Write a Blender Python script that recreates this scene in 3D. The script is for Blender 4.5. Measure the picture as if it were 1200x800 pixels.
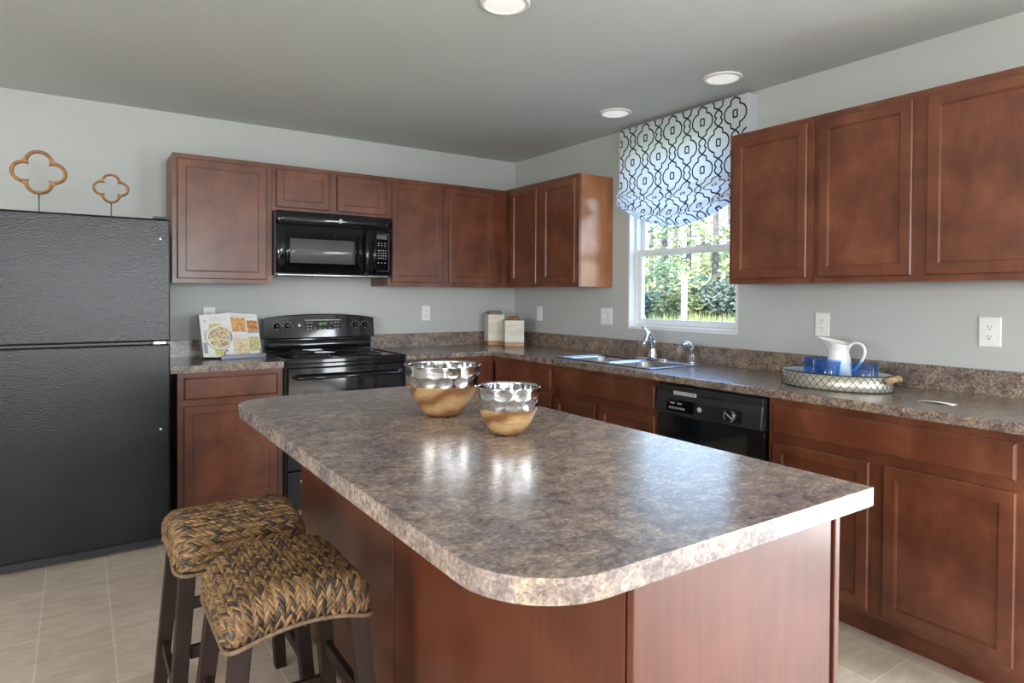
import bpy, bmesh, math, random
from math import sin, cos, pi, radians, sqrt, atan2
from mathutils import Vector, Matrix

random.seed(7)
S = bpy.context.scene
for o in list(bpy.data.objects):
    bpy.data.objects.remove(o)
COL = S.collection

# ------------------------------------------------------------------ camera
cam_d = bpy.data.cameras.new('camera')
cam = bpy.data.objects.new('camera', cam_d)
COL.objects.link(cam)
S.camera = cam
CX, CY, CZ, YAW, PITCH, ROLL, FPX, SY = -3.0828, -4.5107, 1.3032, 0.5954, -0.0136, 0.0058, 752.44, 42.59
fw = Vector((sin(YAW) * cos(PITCH), cos(YAW) * cos(PITCH), sin(PITCH)))
rt = Vector((cos(YAW), -sin(YAW), 0))
up = rt.cross(fw)
r2 = rt * cos(ROLL) + up * sin(ROLL)
u2 = -rt * sin(ROLL) + up * cos(ROLL)
m = Matrix((r2, u2, -fw)).transposed().to_4x4()
m.translation = (CX, CY, CZ)
cam.matrix_world = m
cam_d.sensor_fit = 'HORIZONTAL'
cam_d.sensor_width = 36
cam_d.lens = 36 * FPX / 1200
cam_d.shift_x = 0
cam_d.shift_y = -SY / 1200
cam_d.clip_start = 0.02
cam_d.clip_end = 500

# ------------------------------------------------------------------ exposure
S.view_settings.view_transform = 'Standard'
S.view_settings.look = 'None'
S.view_settings.gamma = 1
S.view_settings.use_curve_mapping = False
S.view_settings.exposure = 0.52

# ------------------------------------------------------------------ world sky
W = bpy.data.worlds.new('sky')
S.world = W
W.use_nodes = True
nt = W.node_tree
nt.nodes.clear()
n_out = nt.nodes.new('ShaderNodeOutputWorld')
n_bg = nt.nodes.new('ShaderNodeBackground')
n_tc = nt.nodes.new('ShaderNodeTexCoord')
n_sx = nt.nodes.new('ShaderNodeSeparateXYZ')
n_rp = nt.nodes.new('ShaderNodeValToRGB')
nt.links.new(n_tc.outputs['Generated'], n_sx.inputs[0])
nt.links.new(n_sx.outputs['Z'], n_rp.inputs[0])
nt.links.new(n_rp.outputs[0], n_bg.inputs[0])
nt.links.new(n_bg.outputs[0], n_out.inputs[0])
e = n_rp.color_ramp.elements
e[0].position = 0.0
e[0].color = (0.95, 0.97, 1.0, 1)
e[1].position = 0.7
e[1].color = (0.22, 0.42, 0.95, 1)
q = e.new(0.12); q.color = (0.80, 0.89, 1.0, 1)
q = e.new(0.28); q.color = (0.38, 0.60, 1.0, 1)
n_bg.inputs[1].default_value = 5.5

# ------------------------------------------------------------------ sun (comes over the house, on to the trees)
sun_d = bpy.data.lights.new('sun', 'SUN')
sun_d.energy = 9.0
sun_d.angle = radians(1.0)
sun_d.color = (1.0, 0.93, 0.80)
sun = bpy.data.objects.new('sun', sun_d)
COL.objects.link(sun)
sun.rotation_euler = Vector((0.75, 0.35, -0.75)).to_track_quat('-Z', 'Y').to_euler()


def daylight(name, loc, size, target, energy, color=(0.93, 0.97, 1.0), portal=False):
    d = bpy.data.lights.new(name, 'AREA')
    d.shape = 'RECTANGLE'
    d.size, d.size_y = size
    d.energy = energy
    d.color = color
    o = bpy.data.objects.new(name, d)
    COL.objects.link(o)
    o.location = loc
    z = Vector(target)
    o.rotation_euler = z.to_track_quat('-Z', 'Y').to_euler()
    if portal:
        d.cycles.is_portal = True
    return o


# daylight filling the real openings of the room (patio door, windows)
daylight('patio_door_daylight', (-0.045, -5.45, 1.08), (1.66, 1.9), (-1, 0, 0), 80)
daylight('rear_window_daylight', (-1.88, -7.95, 1.5), (.84, 1.3), (0, 1, 0), 62)
daylight('rear_window_daylight', (-4.2, -7.95, 1.5), (1.5, 1.3), (0, 1, 0), 44)
daylight('side_window_daylight', (-6.45, -4.6, 1.5), (1.8, 1.3), (1, 0, 0), 75, (1.0, 0.95, 0.88))
daylight('kitchen_window_portal', (0.16, -1.795, 1.72), (0.85, 1.22), (-1, 0, 0), 1, portal=True)

# ------------------------------------------------------------------ node helpers


class N:
    def __init__(s, name):
        s.m = bpy.data.materials.new(name)
        s.m.use_nodes = True
        s.t = s.m.node_tree
        s.b = s.t.nodes['Principled BSDF']
        s.out = s.t.nodes['Material Output']
        s._c = None

    def n(s, typ, **kw):
        x = s.t.nodes.new(typ)
        for k, v in kw.items():
            setattr(x, k, v)
        return x

    def l(s, a, b):
        s.t.links.new(a, b)

    def coord(s, scale=(1, 1, 1), kind='Object', rot=(0, 0, 0)):
        tc = s.n('ShaderNodeTexCoord')
        mp = s.n('ShaderNodeMapping')
        mp.inputs['Scale'].default_value = scale
        mp.inputs['Rotation'].default_value = rot
        s.l(tc.outputs[kind], mp.inputs[0])
        return mp.outputs[0]

    def noise(s, vec, scale, detail=4, rough=0.55, dist=0):
        x = s.n('ShaderNodeTexNoise')
        x.inputs['Scale'].default_value = scale
        x.inputs['Detail'].default_value = detail
        x.inputs['Roughness'].default_value = rough
        x.inputs['Distortion'].default_value = dist
        s.l(vec, x.inputs['Vector'])
        return x.outputs['Fac']

    def ramp(s, fac, stops, interp='LINEAR'):
        x = s.n('ShaderNodeValToRGB')
        x.color_ramp.interpolation = interp
        el = x.color_ramp.elements
        el[0].position, el[0].color = stops[0][0], (*stops[0][1], 1)
        el[1].position, el[1].color = stops[-1][0], (*stops[-1][1], 1)
        for p, c in stops[1:-1]:
            k = el.new(p)
            k.color = (*c, 1)
        s.l(fac, x.inputs[0])
        return x.outputs[0]

    def mix(s, fac, a, b, mode='MIX'):
        x = s.n('ShaderNodeMix', data_type='RGBA', blend_type=mode)
        for i, v in ((0, fac), (6, a), (7, b)):
            if isinstance(v, (int, float)):
                x.inputs[i].default_value = v
            elif isinstance(v, tuple):
                x.inputs[i].default_value = (*v, 1)
            else:
                s.l(v, x.inputs[i])
        return x.outputs[2]

    def bump(s, h, strength=0.3, dist=0.002):
        x = s.n('ShaderNodeBump')
        x.inputs['Strength'].default_value = strength
        x.inputs['Distance'].default_value = dist
        s.l(h, x.inputs['Height'])
        s.l(x.outputs[0], s.b.inputs['Normal'])
        return x

    def set(s, col=None, rough=None, metal=None, coat=None, spec=None, emit=None, estr=None, coat_rough=None):
        B = s.b.inputs
        if col is not None:
            if isinstance(col, tuple):
                B['Base Color'].default_value = (*col, 1)
            else:
                s.l(col, B['Base Color'])
        if rough is not None:
            if isinstance(rough, (int, float)):
                B['Roughness'].default_value = rough
            else:
                s.l(rough, B['Roughness'])
        if metal is not None: B['Metallic'].default_value = metal
        if coat is not None: B['Coat Weight'].default_value = coat
        if coat_rough is not None: B['Coat Roughness'].default_value = coat_rough
        if spec is not None: B['Specular IOR Level'].default_value = spec
        if emit is not None:
            B['Emission Color'].default_value = (*emit, 1)
            B['Emission Strength'].default_value = estr
        return s


def plain(name, col, rough=0.5, metal=0, var=0.06, vs=14, coat=0, bump=0, bs=200):
    a = N(name)
    v = a.coord()
    f = a.noise(v, vs, 3)
    lo = tuple(c * (1 - var) for c in col)
    hi = tuple(min(1, c * (1 + var)) for c in col)
    a.set(a.ramp(f, [(0.3, lo), (0.7, hi)]), rough, metal, coat)
    if bump:
        a.bump(a.noise(v, bs, 3), bump, 0.001)
    return a.m


M = {}


def wood(name, dark, mid, light, rough, vert=True, grain=0.35, spec=0.5, coat=0.25):
    a = N(name)
    v = a.coord()
    blot = a.noise(v, 6, 4, 0.6, 0.3)
    base = a.ramp(blot, [(0.30, dark), (0.52, mid), (0.75, light)])
    g = a.coord((60, 60, 2.5) if vert else (60, 2.5, 60))
    gn = a.noise(g, 1.6, 5, 0.65)
    gr = a.ramp(gn, [(0.35, (0.62, 0.60, 0.58)), (0.6, (1.0, 1.0, 1.0))])
    a.set(a.mix(grain, base, gr, 'MULTIPLY'), rough, coat=coat, coat_rough=0.22, spec=spec)
    a.bump(gn, 0.06, 0.0006)
    return a.m


M['cherry'] = wood('cherry_stained_maple', (0.085, 0.022, 0.009), (0.142, 0.041, 0.017), (0.210, 0.070, 0.032), 0.36)
M['cherry_panel'] = wood('cherry_veneer_panel', (0.100, 0.024, 0.009), (0.130, 0.033, 0.012), (0.160, 0.045, 0.017), 0.32, grain=0.6, spec=0.7)
M['window_sheen_side'] = wood('cabinet_side_window_sheen', (0.28, 0.10, 0.035), (0.34, 0.13, 0.05), (0.42, 0.18, 0.07), 0.26, grain=0.4)  # lighter than the cherry: window reflection on the end panel put into the colour
M['dark_wood'] = wood('espresso_wood', (0.018, 0.010, 0.007), (0.027, 0.014, 0.010), (0.038, 0.021, 0.015), 0.5, grain=0.3, spec=0.25, coat=0.0)


def laminate(name, sx, contrast=1.0, bright=1.0, tint=(1, 1, 1), fine=1.0, soft=0.0):
    a = N(name)
    v = a.coord(sx)
    n1 = a.noise(v, 120 * fine, 7, 0.72, 0.6)
    n2 = a.noise(v, 26 * fine, 5, 0.6, 0.8)
    n3 = a.noise(v, 7, 4, 0.6, 0.3)
    b = bright
    c1 = a.ramp(n1, [(0.30, (0.030 * b, 0.022 * b, 0.020 * b)), (0.42, (0.13 * b, 0.095 * b, 0.078 * b)),
                     (0.54, (0.25 * b, 0.205 * b, 0.17 * b)), (0.70, (0.48 * b, 0.41 * b, 0.33 * b))])
    if soft: c1 = a.mix(soft, c1, (0.235 * b, 0.205 * b, 0.18 * b))
    c2 = a.ramp(n2, [(0.36, (0.42, 0.36, 0.36)), (0.50, (0.85, 0.82, 0.85)), (0.66, (1.25, 1.2, 1.05))])
    c3 = a.ramp(n3, [(0.35, (0.72, 0.72, 0.80)), (0.65, (1.18, 1.12, 0.98))])
    x = a.mix(0.85 * contrast, c1, c2, 'MULTIPLY')
    x = a.mix(0.9, x, c3, 'MULTIPLY')
    if tint != (1, 1, 1): x = a.mix(1.0, x, tint, 'MULTIPLY')
    a.set(x, 0.26, spec=0.6, coat=0.32, coat_rough=0.19)
    a.bump(n1, 0.05, 0.0004)
    return a.m


M['laminate'] = laminate('stone_pattern_laminate', (1, 1, 1), 1.0, 1.15)
M['laminate_island'] = laminate('stone_pattern_laminate_island', (0.8, 1.0, 1), 0.85, 1.36, (0.96, 0.97, 1.05), 1.0, .28)

a = N('wall_paint'); v = a.coord()
a.set(a.ramp(a.noise(v, 1.2, 2), [(0.3, (0.445, 0.458, 0.450)), (0.7, (0.475, 0.488, 0.475))]), 0.55)
a.bump(a.noise(v, 260, 3), 0.10, 0.0006)
M['wall'] = a.m
a = N('ceiling_paint'); v = a.coord()
a.set(a.ramp(a.noise(v, 1.0, 2), [(0.3, (0.54, 0.565, 0.56)), (0.7, (0.575, 0.60, 0.595))]), 0.8)
a.bump(a.noise(v, 75, 5, 0.7, 0.5), 0.55, 0.006)
M['ceiling'] = a.m
M['white_vinyl'] = plain('white_vinyl', (0.80, 0.82, 0.82), 0.35, var=0.02)
M['trim'] = plain('white_trim_paint', (0.74, 0.75, 0.75), 0.4, var=0.02)
M['plate'] = plain('white_plastic_plate', (0.78, 0.78, 0.76), 0.35, var=0.02)
M['slot'] = plain('dark_slot', (0.03, 0.03, 0.03), 0.6)

# floor: vinyl tile pattern
a = N('vinyl_tile_floor')
v = a.coord()
br = a.n('ShaderNodeTexBrick')
br.offset = 0.0
br.inputs['Scale'].default_value = 1
br.inputs['Brick Width'].default_value = 0.236
br.inputs['Row Height'].default_value = 0.472
br.inputs['Mortar Size'].default_value = 0.0035
br.inputs['Mortar Smooth'].default_value = 0.3
br.inputs['Bias'].default_value = 0
br.inputs['Color1'].default_value = (0.60, 0.49, 0.38, 1)
br.inputs['Color2'].default_value = (0.66, 0.55, 0.43, 1)
br.inputs['Mortar'].default_value = (0.76, 0.68, 0.56, 1)
mp2 = a.n('ShaderNodeMapping'); mp2.inputs['Location'].default_value = (0.14, 0.105, 0)
a.l(v, mp2.inputs[0]); a.l(mp2.outputs[0], br.inputs['Vector'])
st = a.noise(a.coord((3, 14, 1)), 2.2, 6, 0.65, 0.8)
bl = a.noise(v, 9, 4)
x = a.mix(0.8, br.outputs['Color'], a.ramp(st, [(0.3, (0.78, 0.76, 0.74)), (0.7, (1.12, 1.1, 1.08))]), 'MULTIPLY')
x = a.mix(0.5, x, a.ramp(bl, [(0.3, (0.82, 0.8, 0.78)), (0.7, (1.1, 1.1, 1.1))]), 'MULTIPLY')
a.set(x, 0.38)
a.bump(br.outputs['Fac'], -0.15, 0.001)
M['floor'] = a.m

# black appliance materials
a = N('pebbled_black_enamel'); v = a.coord()
h = a.noise(v, 185, 2, 0.6)
a.set((0.005, 0.006, 0.007), 0.07, spec=0.38)
a.bump(h, 1.0, 0.0011)
M['pebble'] = a.m
M['black_gloss'] = plain('black_gloss_enamel', (0.006, 0.007, 0.008), 0.07, coat=0.5)
M['black_satin'] = plain('black_satin_plastic', (0.020, 0.022, 0.024), 0.30)
M['black_glass'] = plain('black_glass', (0.004, 0.004, 0.005), 0.03)
M['matte_black'] = plain('matte_black_display', (0.006, 0.006, 0.007), 0.6)
M['panel_grey'] = plain('smoked_window_screen', (0.10, 0.10, 0.10), 0.10)
M['iron'] = plain('black_coil_metal', (0.015, 0.015, 0.016), 0.45)
M['drip'] = plain('black_enamel_drip_pan', (0.02, 0.02, 0.02), 0.12)
M['legend'] = plain('white_legend_print', (0.30, 0.31, 0.33), 0.5)
M['badge'] = plain('silver_badge', (0.62, 0.64, 0.66), 0.3, 0.3)
M['chrome'] = plain('chrome', (0.80, 0.82, 0.84), 0.07, 1.0, var=0.01)
M['steel'] = plain('brushed_stainless_steel', (0.62, 0.64, 0.67), 0.22, 1.0, var=0.03, bump=0.03, bs=80)
M['stand_metal'] = plain('dull_pewter_metal', (0.16, 0.17, 0.20), 0.35, 0.7)
a = N('clock_digits'); a.set((0.02, 0.1, 0.01), 0.4, emit=(0.35, 0.95, 0.15), estr=0.7); M['digits'] = a.m
a = N('lamp_lens'); a.set((0.75, 0.75, 0.74), 0.5, emit=(1.0, 0.99, 0.97), estr=0.34); M['lens'] = a.m

# glass


def schlick(a, f0=.04):
    lw = a.n('ShaderNodeLayerWeight'); lw.inputs[0].default_value = .5
    p = a.n('ShaderNodeMath', operation='POWER'); p.inputs[1].default_value = 5.0
    k = a.n('ShaderNodeMath', operation='MULTIPLY_ADD'); k.inputs[1].default_value = 1 - f0; k.inputs[2].default_value = f0
    a.l(lw.outputs['Facing'], p.inputs[0]); a.l(p.outputs[0], k.inputs[0])
    return k


a = N('window_glass')
tr = a.n('ShaderNodeBsdfTransparent'); tr.inputs[0].default_value = (0.94, 0.97, 0.96, 1)
gl = a.n('ShaderNodeBsdfGlossy'); gl.inputs['Roughness'].default_value = 0.0
fr = schlick(a)
mx = a.n('ShaderNodeMixShader')
a.l(fr.outputs[0], mx.inputs[0]); a.l(tr.outputs[0], mx.inputs[1]); a.l(gl.outputs[0], mx.inputs[2])
a.l(mx.outputs[0], a.out.inputs[0])
M['glass'] = a.m
a = N('blue_tumbler_glass')
tr = a.n('ShaderNodeBsdfTransparent'); tr.inputs[0].default_value = (0.68, 0.84, 1.0, 1)
df = a.n('ShaderNodeBsdfTranslucent'); df.inputs[0].default_value = (0.10, 0.35, 1.0, 1)
gl = a.n('ShaderNodeBsdfGlossy'); gl.inputs['Roughness'].default_value = 0.03
fr = schlick(a)
m0 = a.n('ShaderNodeMixShader'); m0.inputs[0].default_value = 0.12
a.l(tr.outputs[0], m0.inputs[1]); a.l(df.outputs[0], m0.inputs[2])
mx = a.n('ShaderNodeMixShader')
a.l(fr.outputs[0], mx.inputs[0]); a.l(m0.outputs[0], mx.inputs[1]); a.l(gl.outputs[0], mx.inputs[2])
a.l(mx.outputs[0], a.out.inputs[0])
M['blue_glass'] = a.m
M['ceramic'] = plain('white_glazed_ceramic', (0.80, 0.80, 0.78), 0.15, var=0.01, coat=0.4)
M['mirror'] = plain('mirror_tray_base', (0.72, 0.78, 0.80), 0.04, 1.0, var=0.01)
M['champagne'] = plain('champagne_silver_metal', (0.62, 0.61, 0.52), 0.34, 0.6)
M['dark_line'] = plain('dark_etched_line', (0.05, 0.045, 0.035), 0.5)
M['rope'] = plain('natural_rope', (0.33, 0.22, 0.12), 0.9, var=0.4, vs=90, bump=0.6)
M['paper'] = plain('white_paper', (0.85, 0.84, 0.80), 0.7, var=0.02)
M['board'] = plain('book_cover_board', (0.25, 0.20, 0.18), 0.5)
M['grey_ink'] = plain('grey_text_ink', (0.55, 0.55, 0.55), 0.8)
M['white_wash'] = None
a = N('white_washed_wood'); v = a.coord((1, 1, 9))
a.set(a.ramp(a.noise(v, 9, 5, 0.6), [(0.3, (0.50, 0.46, 0.38)), (0.6, (0.70, 0.67, 0.58))]), 0.5)
M['white_wash'] = a.m
M['light_wood'] = wood('honey_brown_wood', (0.26, 0.10, 0.035), (0.36, 0.16, 0.06), (0.46, 0.23, 0.10), 0.4, False, 0.4)
M['lid_wood'] = wood('brown_lid_wood', (0.07, 0.025, 0.015), (0.11, 0.04, 0.02), (0.15, 0.06, 0.03), 0.4, False, 0.4)
M['carved'] = plain('carved_golden_wood', (0.40, 0.19, 0.075), 0.5, var=0.35, vs=35, bump=0.3, bs=90)

# acacia bowl wood: bands of turned grain
a = N('turned_mango_wood'); v = a.coord((1, 1, 1))
v = a.coord((1, 1, 1), rot=(0.35, 0.25, 0))
wv = a.n('ShaderNodeTexWave', wave_type='BANDS', bands_direction='Z')
wv.inputs['Scale'].default_value = 6; wv.inputs['Distortion'].default_value = 5
wv.inputs['Detail'].default_value = 3; wv.inputs['Detail Scale'].default_value = 1.0
a.l(v, wv.inputs['Vector'])
c = a.ramp(wv.outputs['Fac'], [(0.1, (0.22, 0.10, 0.040)), (0.4, (0.36, 0.20, 0.085)), (0.9, (0.46, 0.30, 0.14))])
c = a.mix(0.6, c, a.ramp(a.noise(a.coord((14, 14, 90), rot=(0.3, 0.2, 0)), 2.5, 4, 0.6), [(0.35, (0.55, 0.50, 0.45)), (0.6, (1.05, 1.05, 1.05))]), 'MULTIPLY')
a.set(c, 0.3, coat=0.3)
M['bowl_wood'] = a.m
a = N('hammered_aluminium'); a.set((0.80, 0.80, 0.80), 0.09, 1.0)
M['hammered'] = a.m

# woven hyacinth: each strand its own shade
a = N('woven_water_hyacinth')
g = a.n('ShaderNodeNewGeometry')
v = a.coord()
c = a.ramp(g.outputs['Random Per Island'], [(0.0, (0.030, 0.023, 0.019)), (0.13, (0.055, 0.036, 0.022)), (0.30, (0.15, 0.080, 0.032)),
                                            (0.5, (0.24, 0.130, 0.050)), (0.8, (0.33, 0.19, 0.078)), (1.0, (0.19, 0.095, 0.036))])
f = a.noise(a.coord((1, 1, 1)), 120, 5, 0.7)
c = a.mix(0.75, c, a.ramp(f, [(0.35, (0.30, 0.27, 0.25)), (0.62, (1.1, 1.1, 1.05))]), 'MULTIPLY')
a.set(c, 0.55)
a.bump(f, 0.5, 0.0015)
M['weave'] = a.m
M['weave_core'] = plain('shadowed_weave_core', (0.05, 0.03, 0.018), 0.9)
M['twine'] = plain('edge_twine', (0.17, 0.11, 0.06), 0.7, var=0.3, vs=90)

a = N('printed_cotton'); v = a.coord()
a.set(a.ramp(a.noise(v, 300, 2), [(0.3, (0.60, 0.60, 0.60)), (0.7, (0.66, 0.66, 0.66))]), 0.85)
# thin cloth lets daylight glow through
tl = a.n('ShaderNodeBsdfTranslucent'); tl.inputs[0].default_value = (0.84, 0.86, 0.96, 1)
mx = a.n('ShaderNodeMixShader'); mx.inputs[0].default_value = 0.38
a.l(a.b.outputs[0], mx.inputs[1]); a.l(tl.outputs[0], mx.inputs[2]); a.l(mx.outputs[0], a.out.inputs[0])
M['cloth'] = a.m
M['navy'] = plain('navy_print', (0.008, 0.011, 0.028), 0.8)


def food(name, cols, scale):
    a = N(name); v = a.coord()
    vo = a.n('ShaderNodeTexVoronoi'); vo.inputs['Scale'].default_value = scale
    a.l(v, vo.inputs['Vector'])
    sp = a.n('ShaderNodeSeparateColor'); a.l(vo.outputs['Color'], sp.inputs[0])
    k = [(i / (len(cols) - 1), c) for i, c in enumerate(cols)]
    a.set(a.ramp(sp.outputs[0], k), 0.5)
    return a.m


M['food_orange'] = food('photo_of_baked_dish', [(0.55, 0.20, 0.05), (0.75, 0.38, 0.12), (0.8, 0.55, 0.3), (0.45, 0.12, 0.04)], 120)
M['food_red'] = food('photo_of_red_dish', [(0.4, 0.07, 0.02), (0.6, 0.2, 0.05), (0.75, 0.5, 0.25)], 130)
M['food_green'] = food('photo_of_green_pasta', [(0.45, 0.42, 0.08), (0.65, 0.55, 0.2), (0.7, 0.68, 0.4), (0.3, 0.3, 0.06)], 130)
M['food_cream'] = food('photo_of_creamy_dish', [(0.75, 0.62, 0.4), (0.8, 0.7, 0.5), (0.6, 0.4, 0.15), (0.85, 0.78, 0.6)], 130)
M['food_bowl'] = food('photo_of_salad', [(0.8, 0.72, 0.5), (0.75, 0.55, 0.2), (0.6, 0.5, 0.35), (0.3, 0.12, 0.05), (0.85, 0.8, 0.7)], 110)
M['print_yellow'] = plain('yellow_print', (0.68, 0.62, 0.16), 0.6)
M['print_grey'] = plain('grey_print', (0.36, 0.38, 0.38), 0.6)

# outdoors
a = N('tree_bark'); v = a.coord((1, 1, 0.25))
a.set(a.ramp(a.noise(v, 14, 5, 0.6), [(0.3, (0.06, 0.045, 0.04)), (0.7, (0.19, 0.15, 0.13))]), 0.9); M['bark'] = a.m


def leafmat(name, c0, c1, c2):
    a = N(name)
    g = a.n('ShaderNodeNewGeometry')
    c = a.ramp(g.outputs['Random Per Island'], [(0, c0), (0.5, c1), (1, c2)])
    a.set(c, 0.6)
    tl = a.n('ShaderNodeBsdfTranslucent'); a.l(c, tl.inputs[0])
    mx = a.n('ShaderNodeMixShader'); mx.inputs[0].default_value = 0.35
    a.l(a.b.outputs[0], mx.inputs[1]); a.l(tl.outputs[0], mx.inputs[2]); a.l(mx.outputs[0], a.out.inputs[0])
    return a.m


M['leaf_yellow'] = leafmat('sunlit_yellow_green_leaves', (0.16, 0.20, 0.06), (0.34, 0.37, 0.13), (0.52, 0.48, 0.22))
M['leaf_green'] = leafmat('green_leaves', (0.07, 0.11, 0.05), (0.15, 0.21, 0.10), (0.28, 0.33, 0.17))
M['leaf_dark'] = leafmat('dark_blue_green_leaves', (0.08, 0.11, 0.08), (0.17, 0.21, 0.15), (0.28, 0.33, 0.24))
a = N('grassy_ground'); v = a.coord()
a.set(a.ramp(a.noise(v, 3, 6, 0.7), [(0.3, (0.12, 0.15, 0.05)), (0.55, (0.26, 0.30, 0.10)), (0.75, (0.42, 0.38, 0.20))]), 0.9)
M['ground'] = a.m
M['siding'] = plain('exterior_paint', (0.6, 0.6, 0.58), 0.6)

# ------------------------------------------------------------------ mesh builder
WLOC = {}


class MB:
    def __init__(s):
        s.v = []; s.f = []; s.mi = []; s.cur = 0; s.sm = []; s.smooth = False

    def add(s, vs, fs, smooth=None):
        b = len(s.v)
        s.v += [tuple(p) for p in vs]
        for f in fs:
            s.f.append([b + i for i in f]); s.mi.append(s.cur)
            s.sm.append(s.smooth if smooth is None else smooth)
        return s

    def mat(s, i):
        s.cur = i
        return s

    def box(s, x0, x1, y0, y1, z0, z1):
        x0, x1 = min(x0, x1), max(x0, x1); y0, y1 = min(y0, y1), max(y0, y1)
        v = [(x0, y0, z0), (x1, y0, z0), (x1, y1, z0), (x0, y1, z0), (x0, y0, z1), (x1, y0, z1), (x1, y1, z1), (x0, y1, z1)]
        return s.add(v, [(0, 3, 2, 1), (4, 5, 6, 7), (0, 1, 5, 4), (1, 2, 6, 5), (2, 3, 7, 6), (3, 0, 4, 7)])

    def hexa(s, bot, top):
        return s.add(list(bot) + list(top), [(0, 3, 2, 1), (4, 5, 6, 7), (0, 1, 5, 4), (1, 2, 6, 5), (2, 3, 7, 6), (3, 0, 4, 7)])

    def prism(s, poly, z0, z1, fn=None):
        n = len(poly)
        v = [(x, y, z0) for x, y in poly] + [(x, y, z1) for x, y in poly]
        if fn: v = [fn(*p) for p in v]
        f = [list(range(n))[::-1], list(range(n, 2 * n))] + [(i, (i + 1) % n, n + (i + 1) % n, n + i) for i in range(n)]
        return s.add(v, f)

    def lathe(s, prof, c=(0, 0, 0), seg=48, rfn=None, caps=False, sx=1, sy=1):
        v = []; f = []
        for (r, z) in prof:
            for k in range(seg):
                t = 2 * pi * k / seg
                rr = rfn(r, z, t) if rfn else r
                v.append((c[0] + rr * cos(t) * sx, c[1] + rr * sin(t) * sy, c[2] + z))
        m = len(prof)
        for i in range(m - 1):
            for k in range(seg):
                k2 = (k + 1) % seg
                f.append((i * seg + k, i * seg + k2, (i + 1) * seg + k2, (i + 1) * seg + k))
        s.add(v, f, True)
        if caps:
            b = len(s.v) - len(v)
            s.f.append([b + k for k in range(seg)][::-1]); s.mi.append(s.cur); s.sm.append(False)
            s.f.append([b + (m - 1) * seg + k for k in range(seg)]); s.mi.append(s.cur); s.sm.append(False)
        return s

    def tube(s, pts, r, seg=10, closed=False, flat=1.0):
        pts = [Vector(p) for p in pts]
        n = len(pts)
        rs = r if isinstance(r, (list, tuple)) else [r] * n
        ts = []
        for i in range(n):
            a_ = pts[(i - 1) % n] if (closed or i > 0) else pts[i]
            b_ = pts[(i + 1) % n] if (closed or i < n - 1) else pts[i]
            ts.append((b_ - a_).normalized())
        nrm = ts[0].orthogonal().normalized()
        v = []
        for i in range(n):
            nrm = (nrm - ts[i] * nrm.dot(ts[i])).normalized()
            bn = ts[i].cross(nrm)
            for k in range(seg):
                t = 2 * pi * k / seg
                v.append(pts[i] + nrm * (rs[i] * cos(t)) + bn * (rs[i] * sin(t) * flat))
        f = []
        m = n if closed else n - 1
        for i in range(m):
            j = (i + 1) % n
            for k in range(seg):
                k2 = (k + 1) % seg
                f.append((i * seg + k, i * seg + k2, j * seg + k2, j * seg + k))
        if not closed:
            f.append(list(range(seg))[::-1]); f.append([(n - 1) * seg + k for k in range(seg)])
        return s.add(v, f, True)

    def grid(s, fn, nu, nv, smooth=True, flip=False):
        v = [fn(i / nu, j / nv) for j in range(nv + 1) for i in range(nu + 1)]
        f = []
        for j in range(nv):
            for i in range(nu):
                q = (j * (nu + 1) + i, j * (nu + 1) + i + 1, (j + 1) * (nu + 1) + i + 1, (j + 1) * (nu + 1) + i)
                f.append(q[::-1] if flip else q)
        return s.add(v, f, smooth)

    def build(s, name, mats, parent=None, local=False, bevel=0, bseg=2, solid=0, at=None, auto=False):
        if not isinstance(mats, (list, tuple)): mats = [mats]
        off = Vector((0, 0, 0)) if local else Vector(WLOC.get(parent.name, (0, 0, 0)) if parent else (0, 0, 0))
        if at is not None: off = Vector(at)
        me = bpy.data.meshes.new(name)
        me.from_pydata([Vector(p) - off for p in s.v], [], s.f)
        for mm in mats: me.materials.append(mm)
        for p, i, sm in zip(me.polygons, s.mi, s.sm):
            p.material_index = i; p.use_smooth = sm
        me.update()
        o = bpy.data.objects.new(name, me)
        COL.objects.link(o)
        if parent:
            o.parent = parent
            WLOC[o.name] = WLOC.get(parent.name, (0, 0, 0))
        else:
            WLOC[o.name] = tuple(off)
            if at is not None: o.location = at
        if solid:
            mo = o.modifiers.new('solid', 'SOLIDIFY'); mo.thickness = solid; mo.offset = 0
        if bevel:
            mo = o.modifiers.new('bevel', 'BEVEL'); mo.width = bevel; mo.segments = bseg
            mo.limit_method = 'ANGLE'; mo.angle_limit = radians(40)
            mo.harden_normals = False
        return o


def thing(name, label, cat, loc=(0, 0, 0), rz=0, group=None):
    o = bpy.data.objects.new(name, None)
    COL.objects.link(o)
    o.empty_display_size = 0.05
    o.location = loc; o.rotation_euler = (0, 0, rz)
    o['label'] = label; o['category'] = cat
    if group: o['group'] = group
    WLOC[o.name] = tuple(loc)
    return o


def tag(o, label, cat, group=None, kind=None):
    if label: o['label'] = label
    if cat: o['category'] = cat
    if group: o['group'] = group
    if kind: o['kind'] = kind
    return o


def struct(name, mb, m, **kw):
    o = mb.build(name, m, **kw)
    o['kind'] = 'structure'
    return o


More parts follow.
